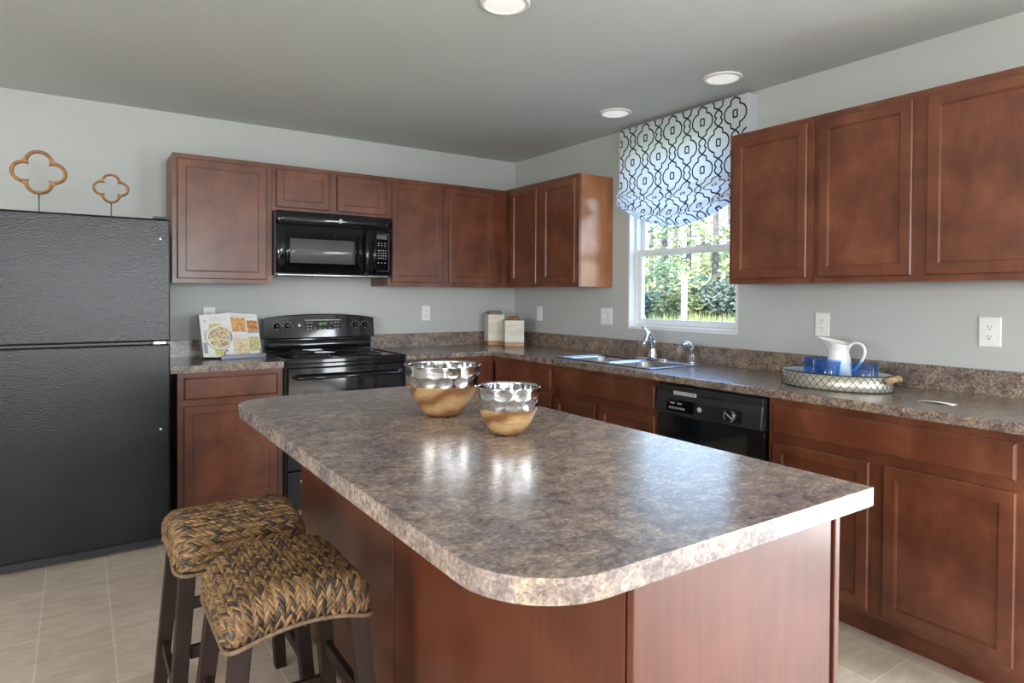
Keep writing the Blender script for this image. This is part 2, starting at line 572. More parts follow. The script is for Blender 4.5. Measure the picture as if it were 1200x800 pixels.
def cells(mb, xs, ys, z0, z1, holes=()):
    """slab made of a grid of cells, some left open, with all side walls"""
    keep = {}
    for i in range(len(xs) - 1):
        for j in range(len(ys) - 1):
            keep[(i, j)] = (i, j) not in holes
    idx = {}

    def V(i, j, k):
        if (i, j, k) not in idx:
            idx[(i, j, k)] = len(vs); vs.append((xs[i], ys[j], (z0, z1)[k]))
        return idx[(i, j, k)]
    vs = []; fs = []
    for (i, j), kp in keep.items():
        if not kp: continue
        fs.append((V(i, j, 1), V(i + 1, j, 1), V(i + 1, j + 1, 1), V(i, j + 1, 1)))
        fs.append((V(i, j, 0), V(i, j + 1, 0), V(i + 1, j + 1, 0), V(i + 1, j, 0)))
        for di, dj, a_, b_ in ((0, -1, (i, j), (i + 1, j)), (1, 0, (i + 1, j), (i + 1, j + 1)), (0, 1, (i + 1, j + 1), (i, j + 1)), (-1, 0, (i, j + 1), (i, j))):
            if not keep.get((i + di, j + dj), False):
                fs.append((V(*a_, 0), V(*b_, 0), V(*b_, 1), V(*a_, 1)))
    mb.add(vs, fs, False)
    return mb


# ================================================================== ROOM
ZC = 2.434
XL, YB = -6.5, -8.0
struct('floor', MB().box(XL - .1, .1, YB - .1, .1, -0.1, 0), M['floor'])
struct('ceiling', MB().box(XL - .1, .1, YB - .1, .1, ZC, ZC + .12), M['ceiling'])
struct('wall_back', MB().box(XL - .1, .12, 0, .12, 0, ZC), M['wall'])


def wall_with_openings(axis, pos, thick, a0, a1, ops):
    """wall slab with rectangular holes; ops = (a0,a1,z0,z1)"""
    As = sorted(set([a0, a1] + [q for o in ops for q in o[:2]]))
    Zs = sorted(set([0, ZC] + [q for o in ops for q in o[2:]]))
    holes = set()
    for i in range(len(As) - 1):
        for j in range(len(Zs) - 1):
            am = (As[i] + As[i + 1]) / 2; zm = (Zs[j] + Zs[j + 1]) / 2
            if any(o[0] < am < o[1] and o[2] < zm < o[3] for o in ops): holes.add((i, j))
    mb = MB(); cells(mb, As, Zs, 0, thick, holes)
    if axis == 'x': mb.v = [(pos + d, a_, z) for (a_, z, d) in mb.v]
    else: mb.v = [(a_, pos + d, z) for (a_, z, d) in mb.v]
    return mb


WY0, WY1, WZ0, WZ1 = -2.229, -1.36, 1.093, 2.33
struct('wall_right', wall_with_openings('x', 0, .14, YB - .1, 0, [(WY0, WY1, WZ0, WZ1), (-6.35, -4.55, 0.0, 2.06)]), M['wall'])
struct('wall_front', wall_with_openings('y', YB, -.12, XL, 0, [(-2.33, -1.43, .8, 2.15), (-5.0, -3.4, .8, 2.15)]), M['wall'])
struct('wall_left', wall_with_openings('x', XL, -.12, YB, 0, [(-5.5, -3.6, .8, 2.15)]), M['wall'])


def frame_obj(name, axis, pos, a0, a1, z0, z1, w=.05, t=.05, mull=1):
    mb = MB()

    def bx(p, q, r, s_):
        if axis == 'x': mb.box(pos, pos + t, p, q, r, s_)
        else: mb.box(p, q, pos, pos + t, r, s_)
    bx(a0, a1, z0, z0 + w); bx(a0, a1, z1 - w, z1)
    bx(a0, a0 + w, z0 + w, z1 - w); bx(a1 - w, a1, z0 + w, z1 - w)
    for k in range(mull):
        c_ = a0 + (a1 - a0) * (k + 1) / (mull + 1)
        bx(c_ - w / 2, c_ + w / 2, z0 + w, z1 - w)
    return struct(name, mb, M['white_vinyl'], bevel=.003)


frame_obj('door_1', 'x', .0, -6.35, -4.55, 0, 2.06, .07)
frame_obj('window_2', 'y', YB - .05, -2.33, -1.43, .8, 2.15)
frame_obj('window_3', 'y', YB - .05, -5.0, -3.4, .8, 2.15)
frame_obj('window_4', 'x', XL - .05, -5.5, -3.6, .8, 2.15)

# baseboards where the walls are bare
struct('baseboard_right', MB().box(-.014, -.001, -4.52, -3.83, 0, .09), M['trim'], bevel=.003)
struct('baseboard_back', MB().box(XL, -3.50, -.014, -.001, 0, .09), M['trim'], bevel=.003)

# ---- kitchen window: liner, double hung sashes, glass
liner = MB()
t_ = .006
XO = .135
liner.box(-.002, XO, WY0, WY1, WZ0, WZ0 + .012)
liner.box(-.002, XO, WY0, WY1, WZ1 - .012, WZ1)
liner.box(-.002, XO, WY0, WY0 + .012, WZ0 + .012, WZ1 - .012)
liner.box(-.002, XO, WY1 - .012, WY1, WZ0 + .012, WZ1 - .012)
wroot = struct('window_1', liner, M['trim'])
ya, yb, za, zb_ = WY0 + .0125, WY1 - .0125, WZ0 + .0125, WZ1 - .0125


def ring(x0, x1, y0, y1, z0, z1, w, wt=None, wb=None):
    mb = MB(); wt = wt or w; wb = wb or w
    mb.box(x0, x1, y0, y1, z0, z0 + wb); mb.box(x0, x1, y0, y1, z1 - wt, z1)
    mb.box(x0, x1, y0, y0 + w, z0 + wb, z1 - wt); mb.box(x0, x1, y1 - w, y1, z0 + wb, z1 - wt)
    return mb


ZM = 1.60
ring(.05, .125, ya, yb, za, zb_, .018, .02, .018).build('window_frame', M['white_vinyl'], wroot, bevel=.002)
lower = ring(.060, .086, ya + .0185, yb - .0185, za + .0185, ZM + .018, .032, .040, .036).build('lower_sash', M['white_vinyl'], wroot, bevel=.003)
upper = ring(.092, .118, ya + .0185, yb - .0185, ZM - .022, zb_ - .0205, .030, .03, .036).build('upper_sash', M['white_vinyl'], wroot, bevel=.003)
MB().box(.072, .075, ya + .05, yb - .05, za + .054, ZM - .021).build('pane', M['glass'], lower)
MB().box(.104, .107, ya + .048, yb - .048, ZM + .013, zb_ - .05).build('pane', M['glass'], upper)
lk = MB(); lk.box(.060, .085, -1.99, -1.945, ZM + .0185, ZM + .03); lk.box(.063, .078, -1.975, -1.96, ZM + .03, ZM + .038)
lk.build('sash_lock', M['white_vinyl'], lower, bevel=.002)
lk = MB(); lk.box(.060, .085, -1.64, -1.595, ZM + .0185, ZM + .03)
lk.build('sash_lock', M['white_vinyl'], lower, bevel=.002)

# ================================================================== CABINETS


def mapper(axis, F):
    if axis == 'y': return lambda a_, z, d: (a_, F - d, z)
    if axis == 'x': return lambda a_, z, d: (F - d, a_, z)
    return lambda a_, z, d: (F + d, a_, z)      # 'X': faces +x


def door_mb(fn, a0, a1, z0, z1, t=.019, fwid=.043, panel=True, outer=.004):
    mb = MB()
    a0, a1 = min(a0, a1), max(a0, a1)
    if panel:
        loops = [(0, 0), (0, t - outer), (outer, t), (fwid, t), (fwid + .0012, t - .0035), (fwid + .0045, t - .0042), (fwid + .0065, t - .0090), (fwid + .009, t - .0090)]
    else:
        loops = [(0, 0), (0, t - .007), (.003, t - .006), (.009, t)]
    v = []
    for ins, d in loops:
        v += [fn(a0 + ins, z0 + ins, d), fn(a1 - ins, z0 + ins, d), fn(a1 - ins, z1 - ins, d), fn(a0 + ins, z1 - ins, d)]
    f = [(3, 2, 1, 0)]
    for i in range(len(loops) - 1):
        for k in range(4):
            k2 = (k + 1) % 4
            f.append((i * 4 + k, i * 4 + k2, i * 4 + 4 + k2, i * 4 + 4 + k))
    b = (len(loops) - 1) * 4
    f.append((b, b + 1, b + 2, b + 3))
    mb.add(v, f)
    return mb


def fix(o):
    bm = bmesh.new(); bm.from_mesh(o.data)
    bmesh.ops.recalc_face_normals(bm, faces=bm.faces[:]); bm.to_mesh(o.data); bm.free()
    return o


def cabinet(name, label, axis, F, a0, a1, z0, z1, back, doors=(), drawers=(), kick=None, stiles=(), group=None, side=None, end=(.0, .0)):
    """F = plane of the face frame; back = plane of the wall; doors/drawers = (a0,a1,z0,z1)"""
    fn = mapper(axis, F)
    lo, hi = min(a0, a1), max(a0, a1)
    depth = abs(back - F)
    c = fn((lo + hi) / 2, 0, 0); c = (c[0], c[1], z0 if not kick else 0)
    t = thing(name, label, 'cabinet', c, 0, group)
    g = .0006
    body = MB()
    zz = kick if kick else z0
    p = fn(lo + g, zz, -.0195); q_ = fn(hi - g, z1, -depth + .001)
    body.box(p[0], q_[0], p[1], q_[1], zz, z1)
    body.build('cabinet_box', side or M['cherry'], t, bevel=.001)
    # face frame: stiles and rails
    ff = MB()

    def fb(x0, x1, y0, y1):
        p = fn(x0, y0, 0); r_ = fn(x1, y1, -.019)
        ff.box(p[0], r_[0], p[1], r_[1], y0, y1)
    w = .038
    fb(lo + g, lo + w, zz, z1); fb(hi - w, hi - g, zz, z1)
    fb(lo + w, hi - w, z1 - w, z1); fb(lo + w, hi - w, zz, zz + w)
    for s_ in stiles:
        if len(s_) > 2: continue
        fb(s_[0], s_[1], s_[2] if len(s_) > 2 else zz + w, s_[3] if len(s_) > 2 else z1 - w)
    for s_ in stiles:
        if len(s_) < 4: continue
        cuts = sorted([lo + w, hi - w] + [e_ for q in stiles if len(q) == 2 for e_ in (min(q), max(q))])
        for i in range(0, len(cuts), 2):
            if cuts[i + 1] - cuts[i] > .002: fb(cuts[i], cuts[i + 1], s_[2] - .01, s_[3] + .01)
    ff.build('face_frame', M['cherry'], t)
    for d in doors:
        fix(door_mb(fn, *d).build('door', M['cherry'], t)).location = (0, 0, 0)
    for d in drawers:
        fix(door_mb(fn, *d, panel=False).build('drawer_front', M['cherry'], t))
    if kick:
        k = MB(); p = fn(lo + g, 0, -.075); r_ = fn(hi - g, 0, -.090)
        k.box(p[0], r_[0], p[1], r_[1], 0.001, kick - .001)
        p = fn(lo + g, 0, -.09); r_ = fn(hi - g, 0, -depth + .002)
        k.build('toe_kick', M['cherry'], t)
        k = MB(); k.box(p[0], r_[0], p[1], r_[1], 0.001, kick - .001); k.build('plinth', M['cherry'], t)
    return t


UB, UT = 1.372, 2.130
# uppers on the stove wall (face frame front at y=-.305)
cabinet('wall_cabinet', 'single-door cherry wall cabinet nearest the black refrigerator, left of the microwave', 'y', -.305, -2.624, -2.0645, UB, UT, 0,
        doors=[(-2.599, -2.101, 1.398, 2.100)])
cabinet('wall_cabinet', 'short two-door cherry wall cabinet directly above the microwave', 'y', -.305, -2.0635, -1.2885, 1.836, UT, 0,
        doors=[(-2.042, -1.703, 1.860, 2.100), (-1.648, -1.310, 1.860, 2.100)], stiles=[(-1.70, -1.65)])
cabinet('wall_cabinet', 'tall two-door cherry wall cabinet between the microwave and the room corner', 'y', -.305, -1.2875, -.3055, UB, UT, 0,
        doors=[(-1.259, -.862, 1.398, 2.100), (-.800, -.418, 1.398, 2.100)], stiles=[(-.86, -.80), (-.42, -.345)])
# uppers on the window wall (faces -x)
cabinet('wall_cabinet', 'narrow two-door dark cherry corner cabinet left of the window, glossy end panel with the window reflection coloured in', 'x', -.305, -1.204, -.3065, UB, UT, 0,
        doors=[(-.740, -.405, 1.398, 2.100), (-1.178, -.808, 1.398, 2.100)], stiles=[(-.81, -.74)], side=M['window_sheen_side'])
cabinet('wall_cabinet', 'single-door cherry wall cabinet right beside the window, under the patterned shade corner', 'x', -.305, -2.859, -2.401, UB, UT, 0,
        doors=[(-2.828, -2.432, 1.398, 2.100)])
cabinet('wall_cabinet', 'wide two-door cherry wall cabinet at the right edge of the photo', 'x', -.305, -3.777, -2.860, UB, UT, 0,
        doors=[(-3.276, -2.884, 1.398, 2.100), (-3.747, -3.330, 1.398, 2.100)], stiles=[(-3.33, -3.276)])
# bases
DZ = (.128, .690)
HZ = (.725, .848)
cabinet('base_cabinet', 'cherry base cabinet with one drawer and door between refrigerator and stove', 'y', -.61, -2.634, -2.0745, 0, .875, 0,
        doors=[(-2.604, -2.108, *DZ)], drawers=[(-2.604, -2.108, *HZ)], kick=.105, stiles=[(-2.60, -2.10, .69, .725)])
cabinet('base_cabinet', 'cherry base cabinet in the corner just right of the stove, seen above the large bowl', 'y', -.61, -1.296, -.6115, 0, .875, 0,
        doors=[(-1.262, -.84, *DZ)], drawers=[(-1.262, -.84, *HZ)], kick=.105, stiles=[(-.84, -.65), (-1.27, -.84, .69, .725)])
cabinet('base_cabinet', 'dark cherry corner base cabinet with drawer, left of the sink cabinet', 'x', -.61, -1.3405, -.6125, 0, .875, 0,
        doors=[(-1.322, -.700, *DZ)], drawers=[(-1.322, -.700, *HZ)], kick=.105, stiles=[(-.70, -.63), (-1.33, -.70, .69, .725)])
sc = cabinet('base_cabinet', 'cherry sink base cabinet with false drawer front and two doors', 'x', -.61, -2.2165, -1.3415, 0, .70, 0,
             doors=[(-1.735, -1.362, *DZ), (-2.196, -1.775, *DZ)], kick=.105, stiles=[(-1.775, -1.735)])
fb_ = MB()
fb_.box(-.61, -.591, -2.2159, -1.3421, .7005, .875)
fb_.box(-.5905, -.015, -2.2159, -2.200, .7005, .875); fb_.box(-.5905, -.015, -1.3575, -1.3421, .7005, .875)
fb_.build('apron_frame', M['cherry'], sc)
fix(door_mb(mapper('x', -.61), -2.196, -1.362, *HZ, panel=False).build('false_drawer_front', M['cherry'], sc))
cabinet('base_cabinet', 'wide cherry base cabinet with long drawer and two doors, right of the dishwasher', 'x', -.61, -3.762, -2.846, 0, .875, 0,
        doors=[(-3.276, -2.872, *DZ), (-3.732, -3.328, *DZ)], drawers=[(-3.732, -2.872, *HZ)], kick=.105, stiles=[(-3.328, -3.276), (-3.74, -2.86, .69, .725)])

# ---- island: two cabinets back to the stools, end panel
IX0, IX1 = -2.350, -1.745
IYN, IYM, IYF = -3.765, -2.845, -1.945


def island_unit(label, y0, y1, endpanel):
    t = thing('island_cabinet', label, 'cabinet', ((IX0 + IX1) / 2, (y0 + y1) / 2, 0))
    g = .001
    MB().box(IX0 + .007, IX1 - .02, y0 + g, y1 - g, .105, .875).build('cabinet_box', M['cherry_panel'], t)
    MB().box(IX0 + .007, IX1 - .08, y0 + g, y1 - g, .001, .104).build('plinth', M['cherry_panel'], t)
    # skin on the seating side with a narrow groove to its neighbour
    MB().box(IX0, IX0 + .0065, y0 + .005, y1 - .005, .002, .875).build('back_panel', M['cherry_panel'], t, bevel=.0015)
    ff = MB(); ff.box(IX1 - .0195, IX1, y0 + g, y1 - g, .105, .875)
    ff.build('face_frame', M['cherry'], t)
    fn = mapper('X', IX1)
    ym = (y0 + y1) / 2
    for p, q_ in ((y0 + .03, ym - .012), (ym + .012, y1 - .03)):
        fix(door_mb(fn, p, q_, .128, .690).build('door', M['cherry'], t))
    fix(door_mb(fn, y0 + .03, y1 - .03, .725, .848, panel=False).build('drawer_front', M['cherry'], t))
    if endpanel:
        e_ = MB()
        e_.box(IX0 + .012, IX1 - .030, y0 - .013, y0, .002, .875)
        e_.build('end_panel', M['cherry_panel'], t, bevel=.001)
        e_ = MB(); e_.box(IX0 - .0005, IX0 + .0112, y0 - .016, y0, .002, .875)
        e_.build('corner_trim', M['cherry_panel'], t, bevel=.002)
        e_ = MB(); e_.box(IX1 - .018, IX1, y0 - .016, y0, .105, .875)
        e_.build('front_edge_trim', M['cherry_panel'], t, bevel=.002)
    return t


island_unit('island cabinet end nearest the camera with pale-lit end panel', IYN, IYM, True)
island_unit('island cabinet half nearest the stove, plain cherry back panel behind the stools', IYM, IYF, False)

# ================================================================== COUNTERTOPS
CT0, CT1 = .876, .914


def round_edges(o, test, w=.010, seg=3):
    bm = bmesh.new(); bm.from_mesh(o.data)
    bmesh.ops.recalc_face_normals(bm, faces=bm.faces[:])
    es = [e_ for e_ in bm.edges if test(e_.verts[0].co, e_.verts[1].co)]
    bmesh.ops.bevel(bm, geom=es, offset=w, segments=seg, affect='EDGES', profile=.5, clamp_overlap=True)
    bm.to_mesh(o.data); bm.free()
    return o


# left piece
lc = thing('countertop', 'short stone-pattern countertop between the refrigerator and the stove', 'countertop', (-2.38, -.32, CT0))
mb = MB(); mb.box(-2.672, -2.0745, -.635, -.0205, CT0, CT1)
o = mb.build('slab', M['laminate'], lc)
round_edges(o, lambda a_, b_: abs(a_.y - b_.y) < 1e-5 and a_.y < -.3 + .05 and a_.z == b_.z and a_.y + .32 < -.3)
MB().box(-2.672, -2.0745, -.0195, -.001, CT0, 1.016).build('backsplash', M['laminate'], lc, bevel=.003)

# L-shaped piece with the sink cut-out
SX0, SX1, SY0, SY1 = -.545, -.075, -2.085, -1.265     # sink outline
rc = thing('countertop', 'long L-shaped stone-pattern countertop running past the sink under the window', 'countertop', (-.32, -.32, CT0))
xs = [-1.2965, -.635, SX0 + .015, SX1 - .015, -.0205]
ys = [-3.775, SY0 + .015, SY1 - .015, -.635, -.0205]
holes = {(0, 0), (0, 1), (0, 2), (2, 1)}
mb = cells(MB(), xs, ys, CT0, CT1, holes)
o = mb.build('slab', M['laminate'], rc)
L0 = Vector(WLOC[rc.name])


def front(a_, b_):
    A, B = a_ + L0, b_ + L0
    if (A - B).z ** 2 > 1e-8: return False
    if abs(A.x + .635) < 1e-4 and abs(B.x + .635) < 1e-4 and max(A.y, B.y) < -.634: return True
    if abs(A.y + .635) < 1e-4 and abs(B.y + .635) < 1e-4 and max(A.x, B.x) < -.634: return True
    return False


round_edges(o, front, .009)
MB().box(-1.2965, -.0205, -.0195, -.001, CT0, 1.016).build('backsplash', M['laminate'], rc, bevel=.003)
MB().box(-.0195, -.001, -3.775, -.0005, CT0, 1.016).build('backsplash', M['laminate'], rc, bevel=.003)

# island top: rounded corners on the seating side
TX0, TX1, TYN, TYF = -2.615, -1.722, -3.838, -1.965


def rounded(x0, x1, y0, y1, rads, seg=14):
    """rads for corners (x0y0),(x1y0),(x1y1),(x0y1)"""
    out = []
    cs = [(x0, y0, pi), (x1, y0, 1.5 * pi), (x1, y1, 0), (x0, y1, .5 * pi)]
    sg = [(1, 1), (-1, 1), (-1, -1), (1, -1)]
    for (cx, cy, a0), (sx_, sy_), r in zip(cs, sg, rads):
        if r < 1e-4: out.append((cx, cy)); continue
        for k in range(seg + 1):
            t = a0 + (pi / 2) * k / seg
            out.append((cx + sx_ * r + r * cos(t), cy + sy_ * r + r * sin(t)))
    return out


poly = rounded(TX0, TX1, TYN, TYF, (.16, .0, .0, .16), 18)
mb = MB(); mb.prism(poly, CT0 - .001, CT1)
o = mb.build('island_countertop', M['laminate_island'], at=(-2.17, -2.9, CT0), bevel=.0012)
tag(o, 'large stone-pattern island countertop with rounded corners, holding the two bowls', 'countertop')

# ================================================================== REFRIGERATOR
FX0, FX1, FY = -3.445, -2.686, -.797
fr = thing('refrigerator', 'black pebbled top-freezer refrigerator at the left edge', 'refrigerator', ((FX0 + FX1) / 2, -.42, 0))
MB().box(FX0 + .004, FX1 - .004, FY + .072, -.04, .055, 1.675).build('body', M['black_satin'], fr, bevel=.006)


def fdoor(z0, z1, nm):
    mb = MB()
    mb.box(FX0, FX1, FY, FY + .062, z0, z1)
    o = mb.build(nm, M['pebble'], fr, bevel=.010, bseg=4)
    return o


fd = fdoor(1.062, 1.687, 'freezer_door')
rd = fdoor(.055, 1.050, 'refrigerator_door')
MB().box(FX0 + .01, FX1 - .01, FY + .0625, FY + .0715, .06, 1.68).build('door_gasket', M['black_satin'], fr)
# handles on the left (hinges on the right)
for par, z0, z1 in ((fd, 1.09, 1.45), (rd, .62, 1.03)):
    mb = MB(); x = FX0 + .03
    mb.tube([(x, FY + .004, z0), (x, FY - .035, z0 + .03), (x, FY - .042, (z0 + z1) / 2), (x, FY - .035, z1 - .03), (x, FY + .004, z1)], .011, 10)
    mb.build('handle', M['black_gloss'], par)
h = MB(); h.box(FX1 - .075, FX1 - .02, FY + .010, FY + .055, 1.0505, 1.0615); h.build('hinge', M['steel'], fr)
h = MB(); h.box(FX1 - .075, FX1 - .02, FY + .012, FY + .07, 1.6875, 1.70); h.build('hinge_cover', M['black_satin'], fr, bevel=.003)
g_ = MB(); g_.box(FX0 + .02, FX1 - .03, FY + .035, FY + .075, .012, .054); g_.build('base_grille', M['black_satin'], fr)
for x in (FX0 + .05, FX1 - .035):
    MB().lathe([(.017, .0005), (.017, .02), (.009, .022), (.009, .056)], (x, FY + .095, 0), 16, caps=True).build('foot', M['black_satin'], fr)
    MB().lathe([(.017, .0005), (.017, .02), (.009, .022), (.009, .056)], (x, -.10, 0), 16, caps=True).build('foot', M['black_satin'], fr)
MB().lathe([(.007, 0), (.007, .002), (.004, .003)], (0, 0, 0), 16, caps=True)
for z in (.615, 1.585):
    mb = MB(); mb.lathe([(.006, 0), (.006, .002), (.003, .003)], (0, 0, 0), 14, caps=True)
    mb.v = [(FX1 - .045 + p[0], FY - p[2], z + p[1]) for p in mb.v]
    mb.build('door_plug', M['badge'], fr)

# ================================================================== MICROWAVE
MX0, MX1, MZ0, MZ1, MY = -2.061, -1.291, 1.422, 1.832, -.385
mw = thing('microwave', 'black over-the-range microwave between the wall cabinets', 'microwave', ((MX0 + MX1) / 2, -.19, MZ0))
MB().box(MX0, MX1, MY + .035, -.002, MZ0 + .006, MZ1).build('casing', M['black_satin'], mw, bevel=.004)
XD = -1.432


def bulge(x0, x1, z0, z1, y, amp, th, nx=16):
    def fnn(u, v_):
        x = x0 + (x1 - x0) * u; z = z0 + (z1 - z0) * v_
        k = (x - (MX0 + MX1) / 2) / ((MX1 - MX0) / 2)
        return (x, y - amp * (1 - k * k), z)
    mb = MB(); mb.grid(fnn, nx, 1, True)
    n0 = len(mb.v)
    mb.grid(lambda u, v_: (x0 + (x1 - x0) * u, y + th, z0 + (z1 - z0) * v_), nx, 1, False, True)
    # rim
    n = nx + 1
    f = []
    for i in range(nx):
        f.append((i, n0 + i, n0 + i + 1, i + 1)); f.append((n + i, n + i + 1, n0 + n + i + 1, n0 + n + i))
    f.append((0, n, n0 + n, n0)); f.append((nx, n0 + nx, n0 + n + nx, n + nx))
    mb.f += [list(q) for q in f]; mb.mi += [0] * len(f); mb.sm += [False] * len(f)
    return mb


def yb_(x, amp=.014):
    k = (x - (MX0 + MX1) / 2) / ((MX1 - MX0) / 2)
    return MY - amp * (1 - k * k)


fix(bulge(MX0, MX1, 1.745, MZ1, MY, .014, .034).build('top_grille', M['black_gloss'], mw))
dr = fix(bulge(MX0, XD, MZ0 + .022, 1.743, MY, .014, .034).build('door', M['black_gloss'], mw))
cp = fix(bulge(XD + .002, MX1, MZ0 + .022, 1.743, MY, .014, .034, 6).build('control_panel', M['black_glass'], mw))
fix(bulge(MX0, MX1, MZ0, MZ0 + .020, MY, .010, .034).build('bottom_vent', M['steel'], mw))
# window in the door
fix(bulge(MX0 + .055, XD - .095, MZ0 + .060, 1.700, MY - .0015, .014, .001).build('window', M['black_glass'], dr))
fix(bulge(MX0 + .085, XD - .125, MZ0 + .085, 1.660, MY - .003, .014, .001).build('window_screen', M['panel_grey'], dr))
hb = MB(); hx = XD - .045
hb.tube([(hx, yb_(hx) + .004, MZ0 + .03), (hx - .004, yb_(hx) - .026, MZ0 + .06), (hx - .004, yb_(hx) - .032, 1.58), (hx - .004, yb_(hx) - .026, 1.71), (hx, yb_(hx) + .004, 1.735)], .014, 12)
hb.build('handle', M['black_gloss'], dr)


def disc_on(y, x, z, r, mat, parent, th=.002, name='logo_badge'):
    mb = MB(); mb.lathe([(r, 0), (r, th), (r * .86, th * 1.3)], (0, 0, 0), 28, caps=True)
    mb.cur = 1
    mb.tube([(r * .72 * cos(t), r * .72 * sin(t), th * 1.4) for t in [2 * pi * k / 24 for k in range(24)]], r * .07, 6, True)
    # looping monogram strokes inside the ring
    mb.tube([(-r * .38 + r * .22 * cos(t), r * .22 * sin(t), th * 1.4) for t in [.6 + 5.0 * k / 12 for k in range(13)]], r * .055, 6)
    mb.tube([(r * .30 + r * .20 * cos(t) - r * .05, r * .16 + r * .16 * sin(t), th * 1.4) for t in [1 + 3.6 * k / 8 for k in range(9)]], r * .055, 6)
    mb.tube([(r * .25 + r * .20 * cos(t), -r * .17 + r * .17 * sin(t), th * 1.4) for t in [1.6 + 3.6 * k / 8 for k in range(9)]], r * .055, 6)
    mb.v = [(x + p[0], y - p[2], z + p[1]) for p in mb.v]
    return fix(mb.build(name, [mat, M['print_grey']], parent))


disc_on(yb_(-1.655) - .001, -1.655, 1.787, .014, M['badge'], mw)
# key pad
for r in range(7):
    for c in range(3 if r in (0, 1, 6) else 4):
        w = .009
        x = XD + .038 + c * (.024 if r in (0, 1, 6) else .018)
        z = [1.655, 1.64, 1.605, 1.588, 1.571, 1.554, 1.522][r]
        mb = MB(); mb.box(x, x + w, yb_(x) - .003, yb_(x) - .0005, z, z + .006)
        mb.build('key', M['legend'], cp)
mb = MB(); mb.box(XD + .030, XD + .105, yb_(XD + .06) - .002, yb_(XD + .06) + .006, 1.685, 1.715)
mb.build('display', M['panel_grey'], cp)
mb = MB()
for (p, q_, r_, s_) in ((XD + .018, MX1 - .022, 1.722, 1.7235), (XD + .018, MX1 - .022, MZ0 + .048, MZ0 + .0495)):
    mb.box(p, q_, yb_(XD + .07) - .002, yb_(XD + .07), r_, s_)
for x in (XD + .018, MX1 - .0235): mb.box(x, x + .0015, yb_(XD + .07) - .002, yb_(XD + .07), MZ0 + .05, 1.722)
mb.build('panel_outline', M['stand_metal'], cp)

# ================================================================== RANGE
RX0, RX1, RY = -2.0665, -1.3045, -.665
st = thing('stove', 'black electric coil range with raised control panel', 'stove', ((RX0 + RX1) / 2, -.34, 0))
MB().box(RX0, RX1, -.62, -.03, .02, .895).build('body', M['black_satin'], st, bevel=.003)
for x in (RX0 + .05, RX1 - .05):
    for y in (-.58, -.08):
        MB().lathe([(.018, .0005), (.018, .019)], (x, y, 0), 14, caps=True).build('foot', M['black_satin'], st)
# cooktop with raised rim
ck = MB(); ck.box(RX0 - .0, RX1 + .0, -.655, -.035, .8955, .918)
ck.box(RX0, RX1, -.655, -.640, .918, .924); ck.box(RX0, RX0 + .014, -.640, -.10, .918, .924); ck.box(RX1 - .014, RX1, -.640, -.10, .918, .924)
ckt = ck.build('cooktop', M['black_gloss'], st, bevel=.004, bseg=3)
for bx, by, br_ in ((RX0 + .20, -.49, .105), (RX1 - .20, -.49, .08), (RX0 + .20, -.23, .08), (RX1 - .20, -.23, .105)):
    d = MB(); d.lathe([(br_ + .018, 0), (br_ + .016, .005), (br_ + .008, .004), (br_ * .7, -.0), (.012, .0), (.004, .001)], (bx, by, .919), 36)
    dp = d.build('drip_pan', M['drip'], st)
    pts = []
    turns = 4 if br_ > .09 else 3
    for k in range(turns * 28 + 1):
        t = 2 * pi * k / 28
        r = .018 + (br_ - .018) * k / (turns * 28)
        pts.append((bx + r * cos(t), by + r * sin(t), .931))
    MB().tube(pts, .0052, 7).build('coil_burner', M['iron'], dp)
# back guard: gently arched top
gp = []
for k in range(25):
    u = k / 24; x = RX0 - .004 + (RX1 - RX0 + .008) * u
    gp.append((x, 1.145 + .030 * (1 - (2 * u - 1) ** 2) ** .8))
poly = [(RX0 - .004, 1.010)] + gp + [(RX1 + .004, 1.010)]
bg = MB()
poly = [poly[0]] + [p for p in gp] + [poly[-1]]
bg.prism(poly, 0, .066, lambda x, z, d: (x, -.105 + d + (z - 1.01) * .12, z))
pn = fix(bg.build('control_panel', M['black_gloss'], st, bevel=.006, bseg=3))
lo = MB(); lo.box(RX0 + .012, RX1 - .012, -.082, -.032, .9185, 1.009)
fix(lo.build('back_guard_base', M['black_gloss'], st, bevel=.004))
lo = MB(); lo.grid(lambda u, v_: (RX0 + .03 + (RX1 - RX0 - .06) * u, -.084 - .012 * sin(pi * v_), .932 + .066 * v_), 2, 8)
lo.build('vent_strip', M['black_gloss'], st)


def on_panel(x, z, out=.0):
    return (x, -.105 + (z - 1.01) * .12 - out, z)


def knob(x, z, parent):
    mb = MB(); mb.lathe([(.020, 0), (.020, .004), (.016, .008), (.014, .020), (.010, .022)], (0, 0, 0), 22, caps=True)
    mb.box(-.003, .003, -.015, .015, .022, .027)
    X, Y, Z = on_panel(x, z, .001)
    mb.v = [(X + p[0], Y - p[2], Z + p[1]) for p in mb.v]
    k = fix(mb.build('knob', M['black_gloss'], parent, bevel=.001))
    mk = MB()
    for t in (0, pi / 2, pi, 1.5 * pi, pi / 4, 3 * pi / 4):
        X, Y, Z = on_panel(x + .029 * cos(t), z + .024 * sin(t), .0014)
        mk.box(X - .003, X + .003, Y, Y + .001, Z - .003, Z + .003)
    mk.build('knob_markings', M['legend'], k)


for x in (RX0 + .085, RX0 + .155, RX1 - .135, RX1 - .065): knob(x, 1.098, pn)
cx = (RX0 + RX1) / 2 + .012
mb = MB(); mb.box(cx - .125, cx + .125, on_panel(0, 1.1)[1] - .004, on_panel(0, 1.1)[1] + .010, 1.060, 1.135)
dpn = mb.build('clock_panel', M['matte_black'], pn, bevel=.002)
Yc = on_panel(0, 1.1)[1] - .005
